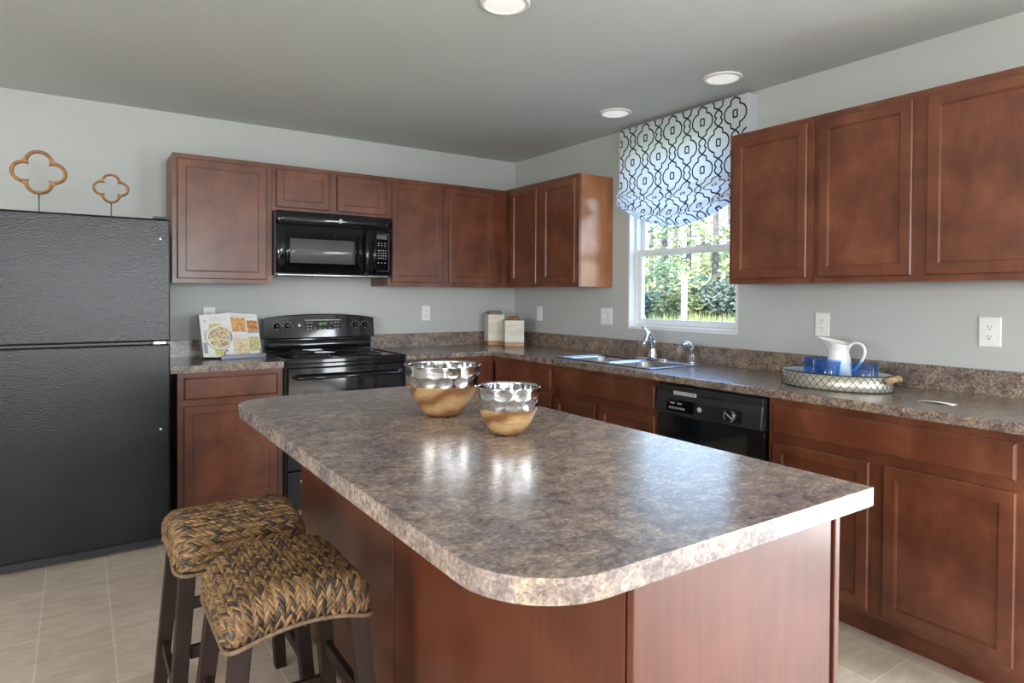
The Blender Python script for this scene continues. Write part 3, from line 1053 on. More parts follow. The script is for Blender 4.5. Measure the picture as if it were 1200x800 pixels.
# clock digits 7-segment, reads 12:47
seg = {'1': 'bc', '2': 'abged', '4': 'fgbc', '7': 'abc'}
mb = MB()
for i, ch in enumerate('1247'):
    x0 = cx - .030 + i * .0135 + (.004 if i > 1 else 0); z0 = 1.098; w, h2 = .008, .008
    S_ = {'a': (0, 2), 'g': (0, 1), 'd': (0, 0)}
    for c in seg[ch]:
        if c in S_: mb.box(x0, x0 + w, Yc, Yc + .001, z0 + S_[c][1] * h2 - .0008, z0 + S_[c][1] * h2 + .0008)
        else:
            xx = x0 + (w if c in 'bc' else 0); zz = z0 + (h2 if c in 'bf' else 0)
            mb.box(xx - .0008, xx + .0008, Yc, Yc + .001, zz, zz + h2)
mb.build('clock_digits', M['digits'], dpn)
for (bx, bz) in [(-.105, 1.115), (-.08, 1.115), (-.105, 1.09), (-.08, 1.09), (-.055, 1.078), (-.105, 1.072), (-.08, 1.072), (-.02, 1.075), (.015, 1.072), (.05, 1.078), (.06, 1.11), (.085, 1.115), (.105, 1.115), (.085, 1.09), (.105, 1.09), (.085, 1.072), (.105, 1.072)]:
    mb = MB(); mb.box(cx + bx - .007, cx + bx + .007, Yc, Yc + .001, bz - .003, bz + .003)
    mb.build('button', M['legend'], dpn)
mb = MB(); mb.box(cx - .125, cx + .125, Yc, Yc + .001, 1.131, 1.1335); mb.build('clock_panel_edge', M['badge'], dpn)
disc_on(on_panel(0, 1.095, .001)[1], RX0 + .232, 1.098, .009, M['badge'], pn)
# oven door, window, handle, drawer
od = MB(); od.box(RX0 + .006, RX1 - .006, RY, RY + .042, .265, .868)
odo = od.build('oven_door', M['black_gloss'], st, bevel=.006, bseg=3)
MB().box(RX0 + .10, RX1 - .10, RY - .0015, RY - .0002, .40, .735).build('oven_window', M['black_glass'], odo)
MB().box(RX0 + .002, RX1 - .002, RY + .008, RY + .043, .870, .8945).build('front_trim', M['black_gloss'], st, bevel=.004)
hd = MB(); z = .815
hd.tube([(RX0 + .05, RY + .002, z), (RX0 + .05, RY - .040, z), (RX0 + .075, RY - .052, z), (RX1 - .075, RY - .052, z), (RX1 - .05, RY - .040, z), (RX1 - .05, RY + .002, z)], .0125, 12)
hd.build('handle', M['black_gloss'], odo)
dd = MB(); dd.box(RX0 + .006, RX1 - .006, RY + .004, RY + .042, .055, .258)
ddo = dd.build('storage_drawer', M['black_gloss'], st, bevel=.006, bseg=3)
for x0 in (RX0 + .085, RX1 - .16):
    mb = MB(); pts = [(x0 + .035 * (1 - cos(t)), RY + .0035, .205 - .045 * sin(t)) for t in [pi * k / 16 for k in range(17)]]
    mb.tube(pts, .004, 8); mb.build('grip_recess', M['badge'], ddo)

# ================================================================== DISHWASHER
DY0, DY1 = -2.832, -2.2215
dwt = thing('dishwasher', 'black built-in dishwasher under the counter right of the sink', 'dishwasher', (-.32, (DY0 + DY1) / 2, 0))
MB().box(-.598, -.03, DY0 + .004, DY1 - .004, .10, .868).build('tub', M['black_satin'], dwt)
MB().box(-.55, -.53, DY0 + .004, DY1 - .004, .001, .099).build('toe_panel', M['black_satin'], dwt)
MB().box(-.628, -.5985, DY0, DY1, .108, .722).build('door', M['black_gloss'], dwt, bevel=.004)
# control fascia leaning out, curved lower lip
mb = MB()
sec = [(-.600, .726), (-.640, .726), (-.648, .735), (-.640, .80), (-.634, .830), (-.636, .866), (-.600, .866)]
n = len(sec)
mb.add([(x, y, z) for y in (DY0, DY1) for x, z in sec], [list(range(n))[::-1], list(range(n, 2 * n))] + [(i, (i + 1) % n, n + (i + 1) % n, n + i) for i in range(n)])
cpn = fix(mb.build('control_panel', M['black_satin'], dwt, bevel=.004))
mb = MB(); mb.add([(-.6415 - .0015, DY0 + .10, .800), (-.6485 - .002, DY0 + .10, .742), (-.6485 - .002, DY1 - .075, .742), (-.6415 - .0015, DY1 - .075, .800),
                   (-.636, DY0 + .10, .800), (-.642, DY0 + .10, .742), (-.642, DY1 - .075, .742), (-.636, DY1 - .075, .800)],
                  [(0, 1, 2, 3), (7, 6, 5, 4), (0, 4, 5, 1), (1, 5, 6, 2), (2, 6, 7, 3), (3, 7, 4, 0)])
ins = fix(mb.build('dark_fascia', M['black_glass'], cpn))
mb = MB(); mb.box(-.640, -.630, DY1 - .25, DY1 - .11, .823, .842); mb.build('latch_recess', M['print_grey'], cpn, bevel=.003)
mb = MB(); mb.box(-.642, -.630, DY1 - .40, DY1 - .27, .829, .838); mb.build('latch', M['black_gloss'], cpn, bevel=.003)


def dw(y, z, h, w, nm, mat=None, parent=None):
    t = (z - .742) / .058
    x = -.6505 + .007 * t - .0015
    mb = MB(); mb.box(x - .001, x + .002, y - w / 2, y + w / 2, z - h / 2, z + h / 2)
    return mb.build(nm, mat or M['legend'], parent or ins)


for k in range(6): dw(DY1 - .100 - k * .017, .760, .010, .009, 'button')
for k in range(2): dw(DY1 - .112 - k * .045, .783, .007, .026, 'legend')
mb = MB(); mb.lathe([(.0115, 0), (.0115, .003), (.009, .004)], (0, 0, 0), 24, caps=True)
mb.v = [(-.6495 - p[2], -2.503 + p[0], .772 + p[1]) for p in mb.v]
fix(mb.build('logo_badge', M['badge'], ins))
mb = MB(); mb.lathe([(.030, 0), (.030, .004), (.024, .010), (.022, .014)], (0, 0, 0), 28, caps=True)
mb.v = [(-.6475 - p[2], DY0 + .155 + p[0], .772 + p[1]) for p in mb.v]
dk = fix(mb.build('dial', M['black_gloss'], ins))
mb = MB()
for a0, a1, r in ((-1.2, .9, .027), (-.9, .5, .020), (2.2, 3.9, .027)):
    mb.tube([(-.6625, DY0 + .155 - r * cos(a0 + (a1 - a0) * k / 12), .772 + r * sin(a0 + (a1 - a0) * k / 12)) for k in range(13)], .0013, 6)
mb.tube([(-.6635, DY0 + .155 - .018, .772 - .012), (-.6635, DY0 + .155 + .018, .772 + .012)], .003, 8)
mb.build('dial_markings', M['legend'], dk)

# ================================================================== SINK, FAUCET, SPRAYER
snk = thing('sink', 'double bowl stainless steel drop-in sink under the window', 'sink', ((SX0 + SX1) / 2, (SY0 + SY1) / 2, CT1))
ym = (SY0 + SY1) / 2
bx0, bx1 = SX0 + .035, SX1 - .105
bowls = [(SY0 + .035, ym - .016), (ym + .016, SY1 - .035)]
xs = [SX0, bx0, bx1, SX1]; ys = [SY0, bowls[0][0], bowls[0][1], bowls[1][0], bowls[1][1], SY1]
mb = cells(MB(), xs, ys, CT1 + .0005, CT1 + .0065, {(1, 1), (1, 3)})
mb.build('rim', M['steel'], snk, bevel=.002)
for y0, y1 in bowls:
    mb = MB()
    lps = []
    for ins_, z, r in ((0, CT1 + .004, .05), (.004, CT1 - .01, .05), (.012, CT1 - .14, .06), (.04, CT1 - .165, .06)):
        lps.append([(x, y, z) for x, y in rounded(bx0 + ins_, bx1 - ins_, y0 + ins_, y1 - ins_, (r,) * 4, 5)])
    n = len(lps[0]); v = [p for l in lps for p in l]
    f = [(i * n + k, (i + 1) * n + k, (i + 1) * n + (k + 1) % n, i * n + (k + 1) % n) for i in range(3) for k in range(n)] + [[3 * n + k for k in range(n)]]
    mb.add(v, f, True)
    o = fix(mb.build('basin', M['steel'], snk, solid=.0015))
    MB().lathe([(.04, .002), (.038, .004), (.02, .001), (.004, .001)], ((bx0 + bx1) / 2, (y0 + y1) / 2, CT1 - .1655), 24).build('drain', M['chrome'], o)
DECK = CT1 + .0066
fx, fy = SX1 - .052, -1.705
fc = thing('faucet', 'chrome single-lever kitchen faucet behind the sink', 'faucet', (fx, fy, DECK))
mb = MB(); mb.prism(rounded(fx - .026, fx + .026, fy - .125, fy + .125, (.025,) * 4, 8), DECK, DECK + .007)
mb.build('deck_plate', M['chrome'], fc, bevel=.002)
mb = MB(); mb.lathe([(.029, .0072), (.027, .02), (.021, .05), (.019, .085), (.021, .10), (.018, .112), (.006, .118)], (fx, fy, DECK), 24, caps=True)
bd = mb.build('body', M['chrome'], fc)
# gooseneck spout swings over the left bowl
pts = [];
for k in range(15):
    t = k / 14
    pts.append((fx - .15 * t ** 1.1, fy - .075 * t, DECK + .05 + .115 * sin(pi * min(1, t * 1.05) * .80)))
pts.append((pts[-1][0] - .002, pts[-1][1], pts[-1][2] - .03))
mb = MB(); mb.tube(pts, [.014] * 4 + [.0125] * 11 + [.0135], 14); mb.build('spout', M['chrome'], fc)
mb = MB(); mb.tube([(fx, fy, DECK + .115), (fx - .006, fy + .008, DECK + .14), (fx - .03, fy + .022, DECK + .175), (fx - .055, fy + .036, DECK + .205)], [.014, .012, .0085, .0065], 12)
mb.build('lever', M['chrome'], fc)
sy_ = -2.015
sp = thing('sink_sprayer', 'short chrome side sprayer to the right of the faucet', 'sprayer', (fx, sy_, DECK))
MB().lathe([(.022, 0), (.021, .010), (.014, .016), (.013, .05)], (fx, sy_, DECK), 20, caps=True).build('holder', M['chrome'], sp)
mb = MB(); mb.tube([(fx, sy_, DECK + .0505), (fx, sy_, DECK + .085), (fx - .006, sy_ + .002, DECK + .105), (fx - .028, sy_ + .01, DECK + .116), (fx - .058, sy_ + .02, DECK + .112)], [.011, .0115, .014, .0135, .016], 14)
mb.build('spray_head', M['chrome'], sp)

# ================================================================== CEILING LIGHTS
for (x, y, lab) in ((-.33, -2.367, 'round recessed ceiling light above the cabinet beside the window'), (-.344, -1.586, 'round recessed ceiling light in front of the patterned window shade'),
                    (-1.714, -2.43, 'round recessed ceiling light cut off by the top edge of the photo')):
    t = thing('ceiling_light', lab, 'ceiling light', (x, y, ZC), 0, None)
    MB().lathe([(.080, -.004), (.081, -.009), (.092, -.008), (.098, -.003), (.098, -.0003)], (x, y, ZC), 40).build('trim_ring', M['plate'], t)
    MB().lathe([(.0805, -.0035), (.060, -.006), (.03, -.0075), (.002, -.008)], (x, y, ZC), 36).build('lens', M['lens'], t)

# ================================================================== OUTLETS


def plate(label, axis, a_, z, kind, w=.072, h=.116):
    """kind: list of 'outlet'/'switch' gangs"""
    fn = mapper(axis, -.0008)
    c = fn(a_, z, 0)
    t = thing('wall_outlet' if 'outlet' in kind else 'light_switch', label, 'outlet' if 'outlet' in kind else 'switch', c)
    mb = MB(); p = fn(a_ - w / 2, z - h / 2, .006); q_ = fn(a_ + w / 2, z + h / 2, 0)
    mb.box(p[0], q_[0], p[1], q_[1], z - h / 2, z + h / 2)
    mb.build('cover_plate', M['plate'], t, bevel=.003, bseg=3)
    n = len(kind)
    for i, k in enumerate(kind):
        cx = a_ + (i - (n - 1) / 2) * .046
        if k == 'outlet':
            for dz in (-.0195, .0195):
                mb = MB(); poly = [(cx + max(-.0165, min(.0165, .0205 * cos(q * pi / 12))), z + dz + .0145 * sin(q * pi / 12)) for q in range(24)]
                mb.prism(poly, .0062, .0078, fn); rc_ = fix(mb.build('receptacle', M['plate'], t))
                mb = MB()
                for dx, hh in ((-.0065, .0035), (.0065, .0042)):
                    p = fn(cx + dx - .0011, z + dz, .0086); q_ = fn(cx + dx + .0011, z + dz, .0076)
                    mb.box(p[0], q_[0], p[1], q_[1], z + dz + .002 - hh, z + dz + .002 + hh)
                p = fn(cx - .0022, z + dz, .0086); q_ = fn(cx + .0022, z + dz, .0076)
                mb.box(p[0], q_[0], p[1], q_[1], z + dz - .0105, z + dz - .0065)
                mb.build('slots', M['slot'], rc_)
        elif k == 'switch':
            mb = MB(); p = fn(cx - .005, z, .014); q_ = fn(cx + .005, z, .0062)
            mb.box(p[0], q_[0], p[1], q_[1], z - .011, z + .011); mb.build('toggle', M['plate'], t, bevel=.002)
        else:
            mb = MB(); p = fn(cx - .016, z, .0085); q_ = fn(cx + .016, z, .0062)
            mb.box(p[0], q_[0], p[1], q_[1], z - .033, z + .033); mb.build('rocker', M['plate'], t, bevel=.002)
    return t


plate('white wall outlet just behind the open cookbook', 'y', -2.380, 1.166, ['outlet'])
plate('white wall outlet between the stove and the corner canisters', 'y', -.836, 1.170, ['outlet'])
plate('narrow white rocker switch plate next to the corner canisters', 'x', -.360, 1.166, ['rocker'])
plate('wide white double plate with outlet and switch left of the window', 'x', -1.150, 1.167, ['outlet', 'switch'], .118)
plate('white wall outlet above the white pitcher', 'x', -2.728, 1.172, ['outlet'])
plate('white wall outlet at the right edge above the bare countertop', 'x', -3.439, 1.170, ['outlet'], .078, .122)

# ================================================================== WINDOW SHADE
SHY0, SHY1 = -2.346, -1.355      # right, left
SHZ = 2.410
SHD = .085
ss = thing('window_shade', 'relaxed roman fabric shade with navy trellis print over the window', 'window shade', (-.04, (SHY0 + SHY1) / 2, SHZ - .02))
MB().box(-SHD + .004, -.001, SHY0 + .004, SHY1 - .004, SHZ - .03, SHZ - .005).build('headrail', M['trim'], ss)
CLW = SHY1 - SHY0
FL = .78      # cloth length (arc)


def shade_pt(a_, s_, off=0.0):
    """a_ in [0,CLW] from left (SHY1) to right; s_ cloth arc length from the top"""
    u = a_ / CLW
    sag = 1 - (2 * u - 1) ** 2                     # 1 mid, 0 edges
    # straight drop until fold zone
    L = .40 + .03 * sag
    T = s_ / FL
    tail = .51 + .16 * sag
    if s_ < L:
        z = s_; d = .004 * sin(6 * u) * (s_ / L)
    else:
        k = (s_ - L) / (FL - L)
        z = L + (tail - L) * (k ** .9)
        d = .036 * abs(sin(pi * 2.0 * k)) ** .7 * (.55 + .45 * sag)
        z += .012 * sin(2 * pi * 2.0 * k) * (.4 + .6 * sag)
        d += .012 * sin(u * 9 + k * 5) * k * (1 - sag * .5)
        if k > .93: d -= (k - .93) / .07 * .02
    edge = abs(2 * u - 1)
    y = SHY1 - a_ + (.018 * (-1 if u > .5 else 1) * (edge ** 6)) * max(0, (s_ - L) / (FL - L))
    return Vector((-SHD - d - off, y, SHZ - z))


cl = MB()
cl.grid(lambda u, v_: shade_pt(u * CLW, v_ * FL), 72, 110, True)
# side returns back to the wall
for a_ in (0, CLW):
    cl.grid(lambda u, v_, a_=a_: (shade_pt(a_, v_ * .44) * (1 - u) + Vector((-.003, shade_pt(a_, v_ * .44).y, shade_pt(a_, v_ * .44).z)) * u), 3, 20, True)
cl.cur = 1


def ribbon(pts, w=.0092, closed=False, step=.006):
    """flat printed line following the cloth"""
    P = []
    n = len(pts)
    m = n if closed else n - 1
    for i in range(m):
        a_, b_ = Vector(pts[i]), Vector(pts[(i + 1) % n])
        k = max(1, int((b_ - a_).length / step))
        for j in range(k): P.append(a_.lerp(b_, j / k))
    P.append(Vector(pts[0]) if closed else Vector(pts[-1]))
    prev = None
    for i in range(len(P)):
        a_ = P[max(0, i - 1)]; b_ = P[min(len(P) - 1, i + 1)]
        t = (b_ - a_)
        if t.length < 1e-9: continue
        t.normalize(); nn = Vector((-t.y, t.x)) * (w / 2)
        l, r = P[i] + nn, P[i] - nn
        ok = all(0 <= q[0] <= CLW and 0 <= q[1] <= FL for q in (l, r))
        cur = (shade_pt(l[0], l[1], .0018), shade_pt(r[0], r[1], .0018)) if ok else None
        if prev and cur: cl.add([prev[0], prev[1], cur[1], cur[0]], [(0, 1, 2, 3)], True)
        prev = cur


PW, PH = .224, .274
mot = [(0, .090), (.029, .074), (.029, .050), (.040, .048), (.058, .036), (.069, .018), (.072, 0), (.069, -.018), (.058, -.036), (.040, -.048), (.029, -.050), (.029, -.074), (0, -.090)]
lens_ = [(0, -.090), (.020, -.106), (.026, -.122), (.014, -.136), (.026, -.152), (.020, -.168), (0, -.184)]
for ci in range(-1, 11):
    for ri in range(-1, 4):
        cxx = .012 + ci * PW / 2
        cyy = .095 + ri * PH + (PH / 2 if ci % 2 else 0)
        for sg in (-1, 1):
            ribbon([(cxx + sg * x, cyy - y) for x, y in mot])
            ribbon([(cxx + sg * x, cyy - y) for x, y in lens_])
        w_, h_ = .013, .019
        ribbon([(cxx - w_, cyy - h_), (cxx + w_, cyy - h_), (cxx + w_, cyy + h_), (cxx - w_, cyy + h_)], .009, True)
cl.build('fabric', [M['cloth'], M['navy']], ss)

# ================================================================== BOWLS


def bowl(label, x, y, R, H, rb, band, seg=96, nd=14, pw=.8):
    t = thing('serving_bowl', label, 'bowl', (x, y, CT1))

    def outer(z):
        k = z / H
        w_ = min(1, k / .66)
        lin = rb + (R * .97 - rb) * w_ ** pw
        if k < .60: return lin
        e1 = rb + (R * .97 - rb) * (.60 / .66) ** pw
        u_ = (k - .60) / .40
        return e1 + (R - e1) * (1 - (1 - u_) ** 2.2)
    zs = [0] + [H * i / 40 for i in range(1, 41)]
    zw = H - band
    th = .006
    wood_ = [(.001, 0)] + [(outer(z) if z > 0 else rb, z) for z in zs if z <= zw] + [(outer(zw), zw)]
    wood_ += [(outer(zw) - th, zw)] + [(max(.002, outer(z) - th - (.0 if z > .01 else .01)), max(z, .008)) for z in reversed(zs) if z < zw]
    MB().lathe(wood_, (x, y, CT1 + .0005), seg).build('wooden_base', M['bowl_wood'], t)

    def dm(r, z, t_):
        if r < R * .5: return r
        q_ = z / band * 2
        row = int(q_ * .999) if q_ < 2 else 1
        ph = t_ * nd / (2 * pi) + .5 * row
        a_ = (ph % 1 - .5) * 2; b_ = ((q_ % 1) - .5) * 2
        d = max(0, 1 - a_ * a_ - b_ * b_)
        return r - .0019 * d ** .8
    n = 20
    pr = [(outer(zw + band * i / n) + .0006, zw + band * i / n) for i in range(n + 1)]
    mb = MB(); mb.lathe([(r, z) for r, z in pr], (x, y, CT1 + .001), seg * 2, lambda r, z, t_: dm(r, z - zw, t_))
    mb.lathe([(pr[-1][0], H), (pr[-1][0] + .002, H + .002), (pr[-1][0] - .002, H + .003), (pr[-1][0] - .005, H)] +
             [(r - .005, z) for r, z in reversed(pr)], (x, y, CT1 + .001), seg * 2)
    mb.build('metal_band', M['hammered'], t)
    return t


bowl('larger wooden serving bowl with wide hammered silver rim, at the back of the island', -2.088, -2.640, .124, .163, .050, .062, pw=.66)
bowl('smaller wooden serving bowl with hammered silver rim, nearer the camera on the island', -2.070, -2.998, .091, .133, .034, .058, nd=11, pw=.58)

# ================================================================== COOKBOOK ON STAND
BR = radians(9)
bk = thing('cookbook', 'open cookbook with food photos propped on a stand beside the stove', 'book', (-2.285, -.285, CT1 + .0135), BR)
TILT = radians(20)
BW, BH = .178, .262


def page(s_, t_, off=0.0):
    """s_ -1..1 across both pages, t_ 0..1 up; local coords, faces -y"""
    a_ = abs(s_)
    x = BW * s_ * (1 - .02 * a_)
    d = .020 * (1 - (1 - min(1, a_ * 2.2)) ** 2) * 1.0 - .024 * a_ ** 2        # hump from the gutter
    zz = BH * t_ + .018 * t_ * (1 - a_ * a_) - .004
    y = -d - off
    return (x, y * cos(TILT) + zz * sin(TILT), zz * cos(TILT) + y * sin(TILT) * -1 * -1 + .006)


mb = MB(); mb.grid(lambda u, v_: page(2 * u - 1, v_), 48, 8, True)


def patch(s0, s1, t0, t1, mi, off=.0008, ell=False):
    mb.cur = mi
    if ell:
        N_ = 40; cs, ct, rs, rt_ = (s0 + s1) / 2, (t0 + t1) / 2, (s1 - s0) / 2, (t1 - t0) / 2
        v = []
        for r in (0.02, .35, .7, 1):
            for k in range(N_):
                v.append(page(cs + rs * r * cos(2 * pi * k / N_), ct + rt_ * r * sin(2 * pi * k / N_), off))
        mb.add(v, [(i * N_ + k, i * N_ + (k + 1) % N_, (i + 1) * N_ + (k + 1) % N_, (i + 1) * N_ + k) for i in range(3) for k in range(N_)], True)
    else:
        mb.grid(lambda u, v_: page(s0 + (s1 - s0) * u, t0 + (t1 - t0) * v_, off), 10, 6, True)


patch(.04, .52, .56, .90, 1); patch(.56, .97, .58, .84, 2, ell=False)
patch(.54, .98, .53, .58, 8, .001)
patch(.03, .54, .05, .42, 4); patch(.56, .97, .10, .44, 3)
patch(-.72, -.35, .64, .78, 6); patch(-.62, -.34, .06, .24, 6)
patch(-.97, -.84, .08, .34, 8); patch(-.92, -.78, .40, .62, 9)
patch(-.88, .03, .16, .74, 8, .0010, True); patch(-.86, .02, .18, .73, 0, .0013, True); patch(-.80, -.02, .21, .70, 5, .0016, True)
patch(-.88, -.80, .82, .88, 7, .001, True)
for k in range(5): patch(-.70, -.10, .84 + k * .022, .846 + k * .022, 7)
for k in range(3): patch(.10, .90, .905 + k * .022, .911 + k * .022, 7)
for k in range(4): patch(.10, .90, .44 + k * .024, .446 + k * .024, 7)
pg = mb.build('open_pages', [M['paper'], M['food_orange'], M['food_red'], M['food_green'], M['food_cream'], M['food_bowl'], M['print_yellow'], M['grey_ink'], M['print_grey'], M['white_wash']], bk, local=True)
mb = MB()
for sg in (-1, 1):
    v = []
    for s_ in [i / 12 for i in range(1, 13)]:
        for t_ in (0, 1):
            f_ = page(sg * s_, t_, -.0012)
            b_ = (f_[0], f_[1] * 1.0, f_[2])
            yb2 = .026
            zz = BH * t_ - .004
            bb = (f_[0], yb2 * cos(TILT) * (1 - .5 * s_) + zz * sin(TILT), f_[2] - .003)
            v += [f_, bb]
    n = 12; f = []
    for i in range(n - 1):
        o_ = i * 4
        f += [(o_, o_ + 4, o_ + 6, o_ + 2), (o_ + 1, o_ + 3, o_ + 7, o_ + 5), (o_, o_ + 1, o_ + 5, o_ + 4), (o_ + 2, o_ + 6, o_ + 7, o_ + 3)]
    f += [(0, 2, 3, 1), ((n - 1) * 4, (n - 1) * 4 + 1, (n - 1) * 4 + 3, (n - 1) * 4 + 2)]
    mb.add(v, f)
fix(mb.build('page_block', M['paper'], bk, local=True))
mb = MB()
c0 = .0285; 
mb.hexa([(-BW - .004, c0, -.001), (BW + .004, c0, -.001), (BW + .004, c0 + .004, -.001), (-BW - .004, c0 + .004, -.001)],
        [(-BW - .004, c0 + (BH + .004) * sin(TILT), (BH + .004) * cos(TILT)), (BW + .004, c0 + (BH + .004) * sin(TILT), (BH + .004) * cos(TILT)),
         (BW + .004, c0 + .004 + (BH + .004) * sin(TILT), (BH + .004) * cos(TILT)), (-BW - .004, c0 + .004 + (BH + .004) * sin(TILT), (BH + .004) * cos(TILT))])
mb.build('cover', M['board'], bk, local=True)
bs = thing('book_stand', 'low grey metal bookstand holding the open cookbook', 'book stand', (-2.265, -.285, CT1 + .0005), BR)
mb = MB(); mb.box(-.115, .155, -.055, .05, 0, .012); mb.build('ledge', M['stand_metal'], bs, local=True, bevel=.002)
mb = MB(); mb.box(-.115, .155, -.060, -.0555, 0, .026); mb.build('front_lip', M['stand_metal'], bs, local=True, bevel=.002)
for x in (-.095, .12):
    mb = MB(); mb.tube([(x, -.058, .026), (x, -.060, .045), (x + .012, -.056, .058), (x + .024, -.050, .050)], .0035, 8)
    mb.build('page_holder', M['stand_metal'], bs, local=True)
mb = MB(); mb.hexa([(-.10, .0505, .001), (.14, .0505, .001), (.14, .0555, .001), (-.10, .0555, .001)],
                   [(-.10, .0505 + .20 * sin(TILT), .20 * cos(TILT)), (.14, .0505 + .20 * sin(TILT), .20 * cos(TILT)), (.14, .0555 + .20 * sin(TILT), .20 * cos(TILT)), (-.10, .0555 + .20 * sin(TILT), .20 * cos(TILT))])
mb.build('back_rest', M['stand_metal'], bs, local=True)

# ================================================================== CANISTERS


def canister(label, x, y, w, h, rz, lidw, lidmat, round_lid=False):
    t = thing('canister', label, 'canister', (x, y, CT1 + .0005), rz)
    b = .032
    MB().box(-w / 2, w / 2, -w / 2, w / 2, 0, b).build('wooden_base', M['light_wood'], t, local=True, bevel=.002)
    MB().box(-w / 2, w / 2, -w / 2, w / 2, b + .0005, h).build('body', M['white_wash'], t, local=True, bevel=.003)
    if round_lid:
        MB().lathe([(lidw * .9, h + .0005), (lidw, h + .005), (lidw, h + .022), (lidw * .9, h + .028), (.001, h + .029)], (0, 0, 0), 28).build('lid', lidmat, t, local=True)
    else:
        MB().box(-lidw, lidw, -lidw, lidw, h + .0005, h + .026).build('lid', lidmat, t, local=True, bevel=.003)


canister('tall white-washed square canister with dark flat lid in the corner', -.300, -.150, .135, .245, radians(-18), .048, M['lid_wood'])
canister('shorter white-washed square canister with round wooden lid in the corner', -.250, -.350, .150, .203, radians(-27), .046, M['light_wood'], True)

# ================================================================== TRAY WITH GLASSES AND PITCHER
TC = (-.315, -2.968, CT1 + .0005)
TA, TB = .230, .162
tr = thing('serving_tray', 'oval champagne metal tray with lattice sides and rope handles', 'tray', TC)
mb = MB(); mb.lathe([(.001, 0), (1.0, 0), (1.02, .003), (1.02, .066), (1.0, .066), (.985, .062), (.985, .006), (.001, .006)], TC, 72, sx=TB, sy=TA)
mb.v = [(p[0], p[1], p[2]) for p in mb.v]
wl = mb.build('lattice_rim', [M['champagne'], M['dark_line']], tr)
mb = MB(); mb.lathe([(.98, .0065), (.5, .0068), (.001, .0068)], TC, 60, sx=TB, sy=TA); mb.build('mirror_base', M['mirror'], tr)
mb = MB(); mb.tube([(TC[0] + TB * 1.02 * cos(t), TC[1] + TA * 1.02 * sin(t), TC[2] + .067) for t in [2 * pi * k / 90 for k in range(90)]], .0028, 8, True)
mb.tube([(TC[0] + TB * 1.022 * cos(t), TC[1] + TA * 1.022 * sin(t), TC[2] + .003) for t in [2 * pi * k / 90 for k in range(90)]], .0024, 8, True)
mb.build('dark_edging', M['dark_line'], tr)
mb = MB()
NL = 46
for k in range(NL):
    for sg in (-1, 1):
        pts = []
        for j in range(9):
            v_ = j / 8
            t = 2 * pi * (k + sg * v_ * 1.5 + .0) / NL
            pts.append((TC[0] + (TB * 1.02 + .0012) * cos(t), TC[1] + (TA * 1.02 + .0012) * sin(t), TC[2] + .006 + .056 * v_))
        mb.tube(pts, .0011, 5)
mb.build('lattice_pattern', M['dark_line'], tr)
for sg in (-1, 1):
    mb = MB(); ex = TC[1] + sg * TA * 1.02
    P = []
    for k in range(60):
        t = pi * k / 59
        P.append(Vector((TC[0] + .042 * cos(t), ex + sg * (.004 + .026 * sin(t)), TC[2] + .050 + .012 * sin(t))))
    for ph in (0, pi):
        Q = [p + Vector((.005 * cos(i * .75 + ph), .003 * sin(i * .75 + ph), .006 * sin(i * .75 + ph))) for i, p in enumerate(P)]
        mb.tube(Q, .0072, 8)
    mb.build('rope_handle', M['rope'], tr)


def tumbler(label, x, y, R=.056, H=.108):
    z = TC[2] + .0075
    mb = MB(); mb.lathe([(.001, 0), (R * .80, 0), (R * .84, .004), (R, H), (R - .0015, H + .001), (R - .003, H), (R * .84 - .004, .014), (.001, .012)], (x, y, z), 40)
    o = mb.build('tumbler', M['blue_glass'], at=(x, y, z))
    fix(o)
    return tag(o, label, 'glass', 'blue tumblers on the tray')


tumbler('blue glass tumbler at the left end of the tray, left of the pitcher', -.270, -2.852)
tumbler('blue glass tumbler in the middle of the tray, directly in front of the pitcher', -.375, -2.965)
tumbler('blue glass tumbler at the right end of the tray under the pitcher handle', -.330, -3.105)

pz = TC[2] + .0075
px_, py_ = -.232, -2.940
pt_ = thing('pitcher', 'white ceramic pitcher with spout and loop handle standing on the oval tray', 'pitcher', (px_, py_, pz))


def spout(r, z, t):
    # spout points to +y (picture left)
    k = max(0, cos(t - pi / 2)) ** 6
    q_ = max(0, (z - .11) / .07)
    return r * (1 + .0) + k * .045 * q_ ** 1.6


mb = MB()
pr = [(.001, 0), (.044, 0), (.051, .006), (.055, .03), (.054, .07), (.047, .11), (.041, .142), (.044, .162), (.052, .182)]
mb.lathe(pr, (px_, py_, pz), 48, spout)
mb.lathe([(.052, .182), (.0505, .184), (.049, .182), (.041, .162), (.038, .142), (.044, .11), (.051, .07), (.051, .01), (.001, .008)], (px_, py_, pz), 48, spout)
# lip tilts up toward the spout
mb.v = [(x, y, z + max(0, (z - pz - .12) / .05) * (y - py_) * .16) for x, y, z in mb.v]
mb.build('body', M['ceramic'], pt_)
mb = MB()
ctl = [(-.042, .160), (-.060, .180), (-.085, .184), (-.106, .174), (-.116, .150), (-.110, .122), (-.092, .090), (-.074, .066), (-.050, .052)]
hp = []
for i in range(len(ctl) - 1):
    p0, p1, p2, p3 = ctl[max(0, i - 1)], ctl[i], ctl[i + 1], ctl[min(len(ctl) - 1, i + 2)]
    for k in range(4):
        u = k / 4
        q_ = [.5 * (2 * p1[j] + (p2[j] - p0[j]) * u + (2 * p0[j] - 5 * p1[j] + 4 * p2[j] - p3[j]) * u * u + (3 * p1[j] - p0[j] - 3 * p2[j] + p3[j]) * u ** 3) for j in (0, 1)]
        hp.append((px_, py_ + q_[0], pz + q_[1]))
hp.append((px_, py_ + ctl[-1][0], pz + ctl[-1][1]))
mb.tube(hp, .0062, 12)
mb.build('handle', M['ceramic'], pt_)

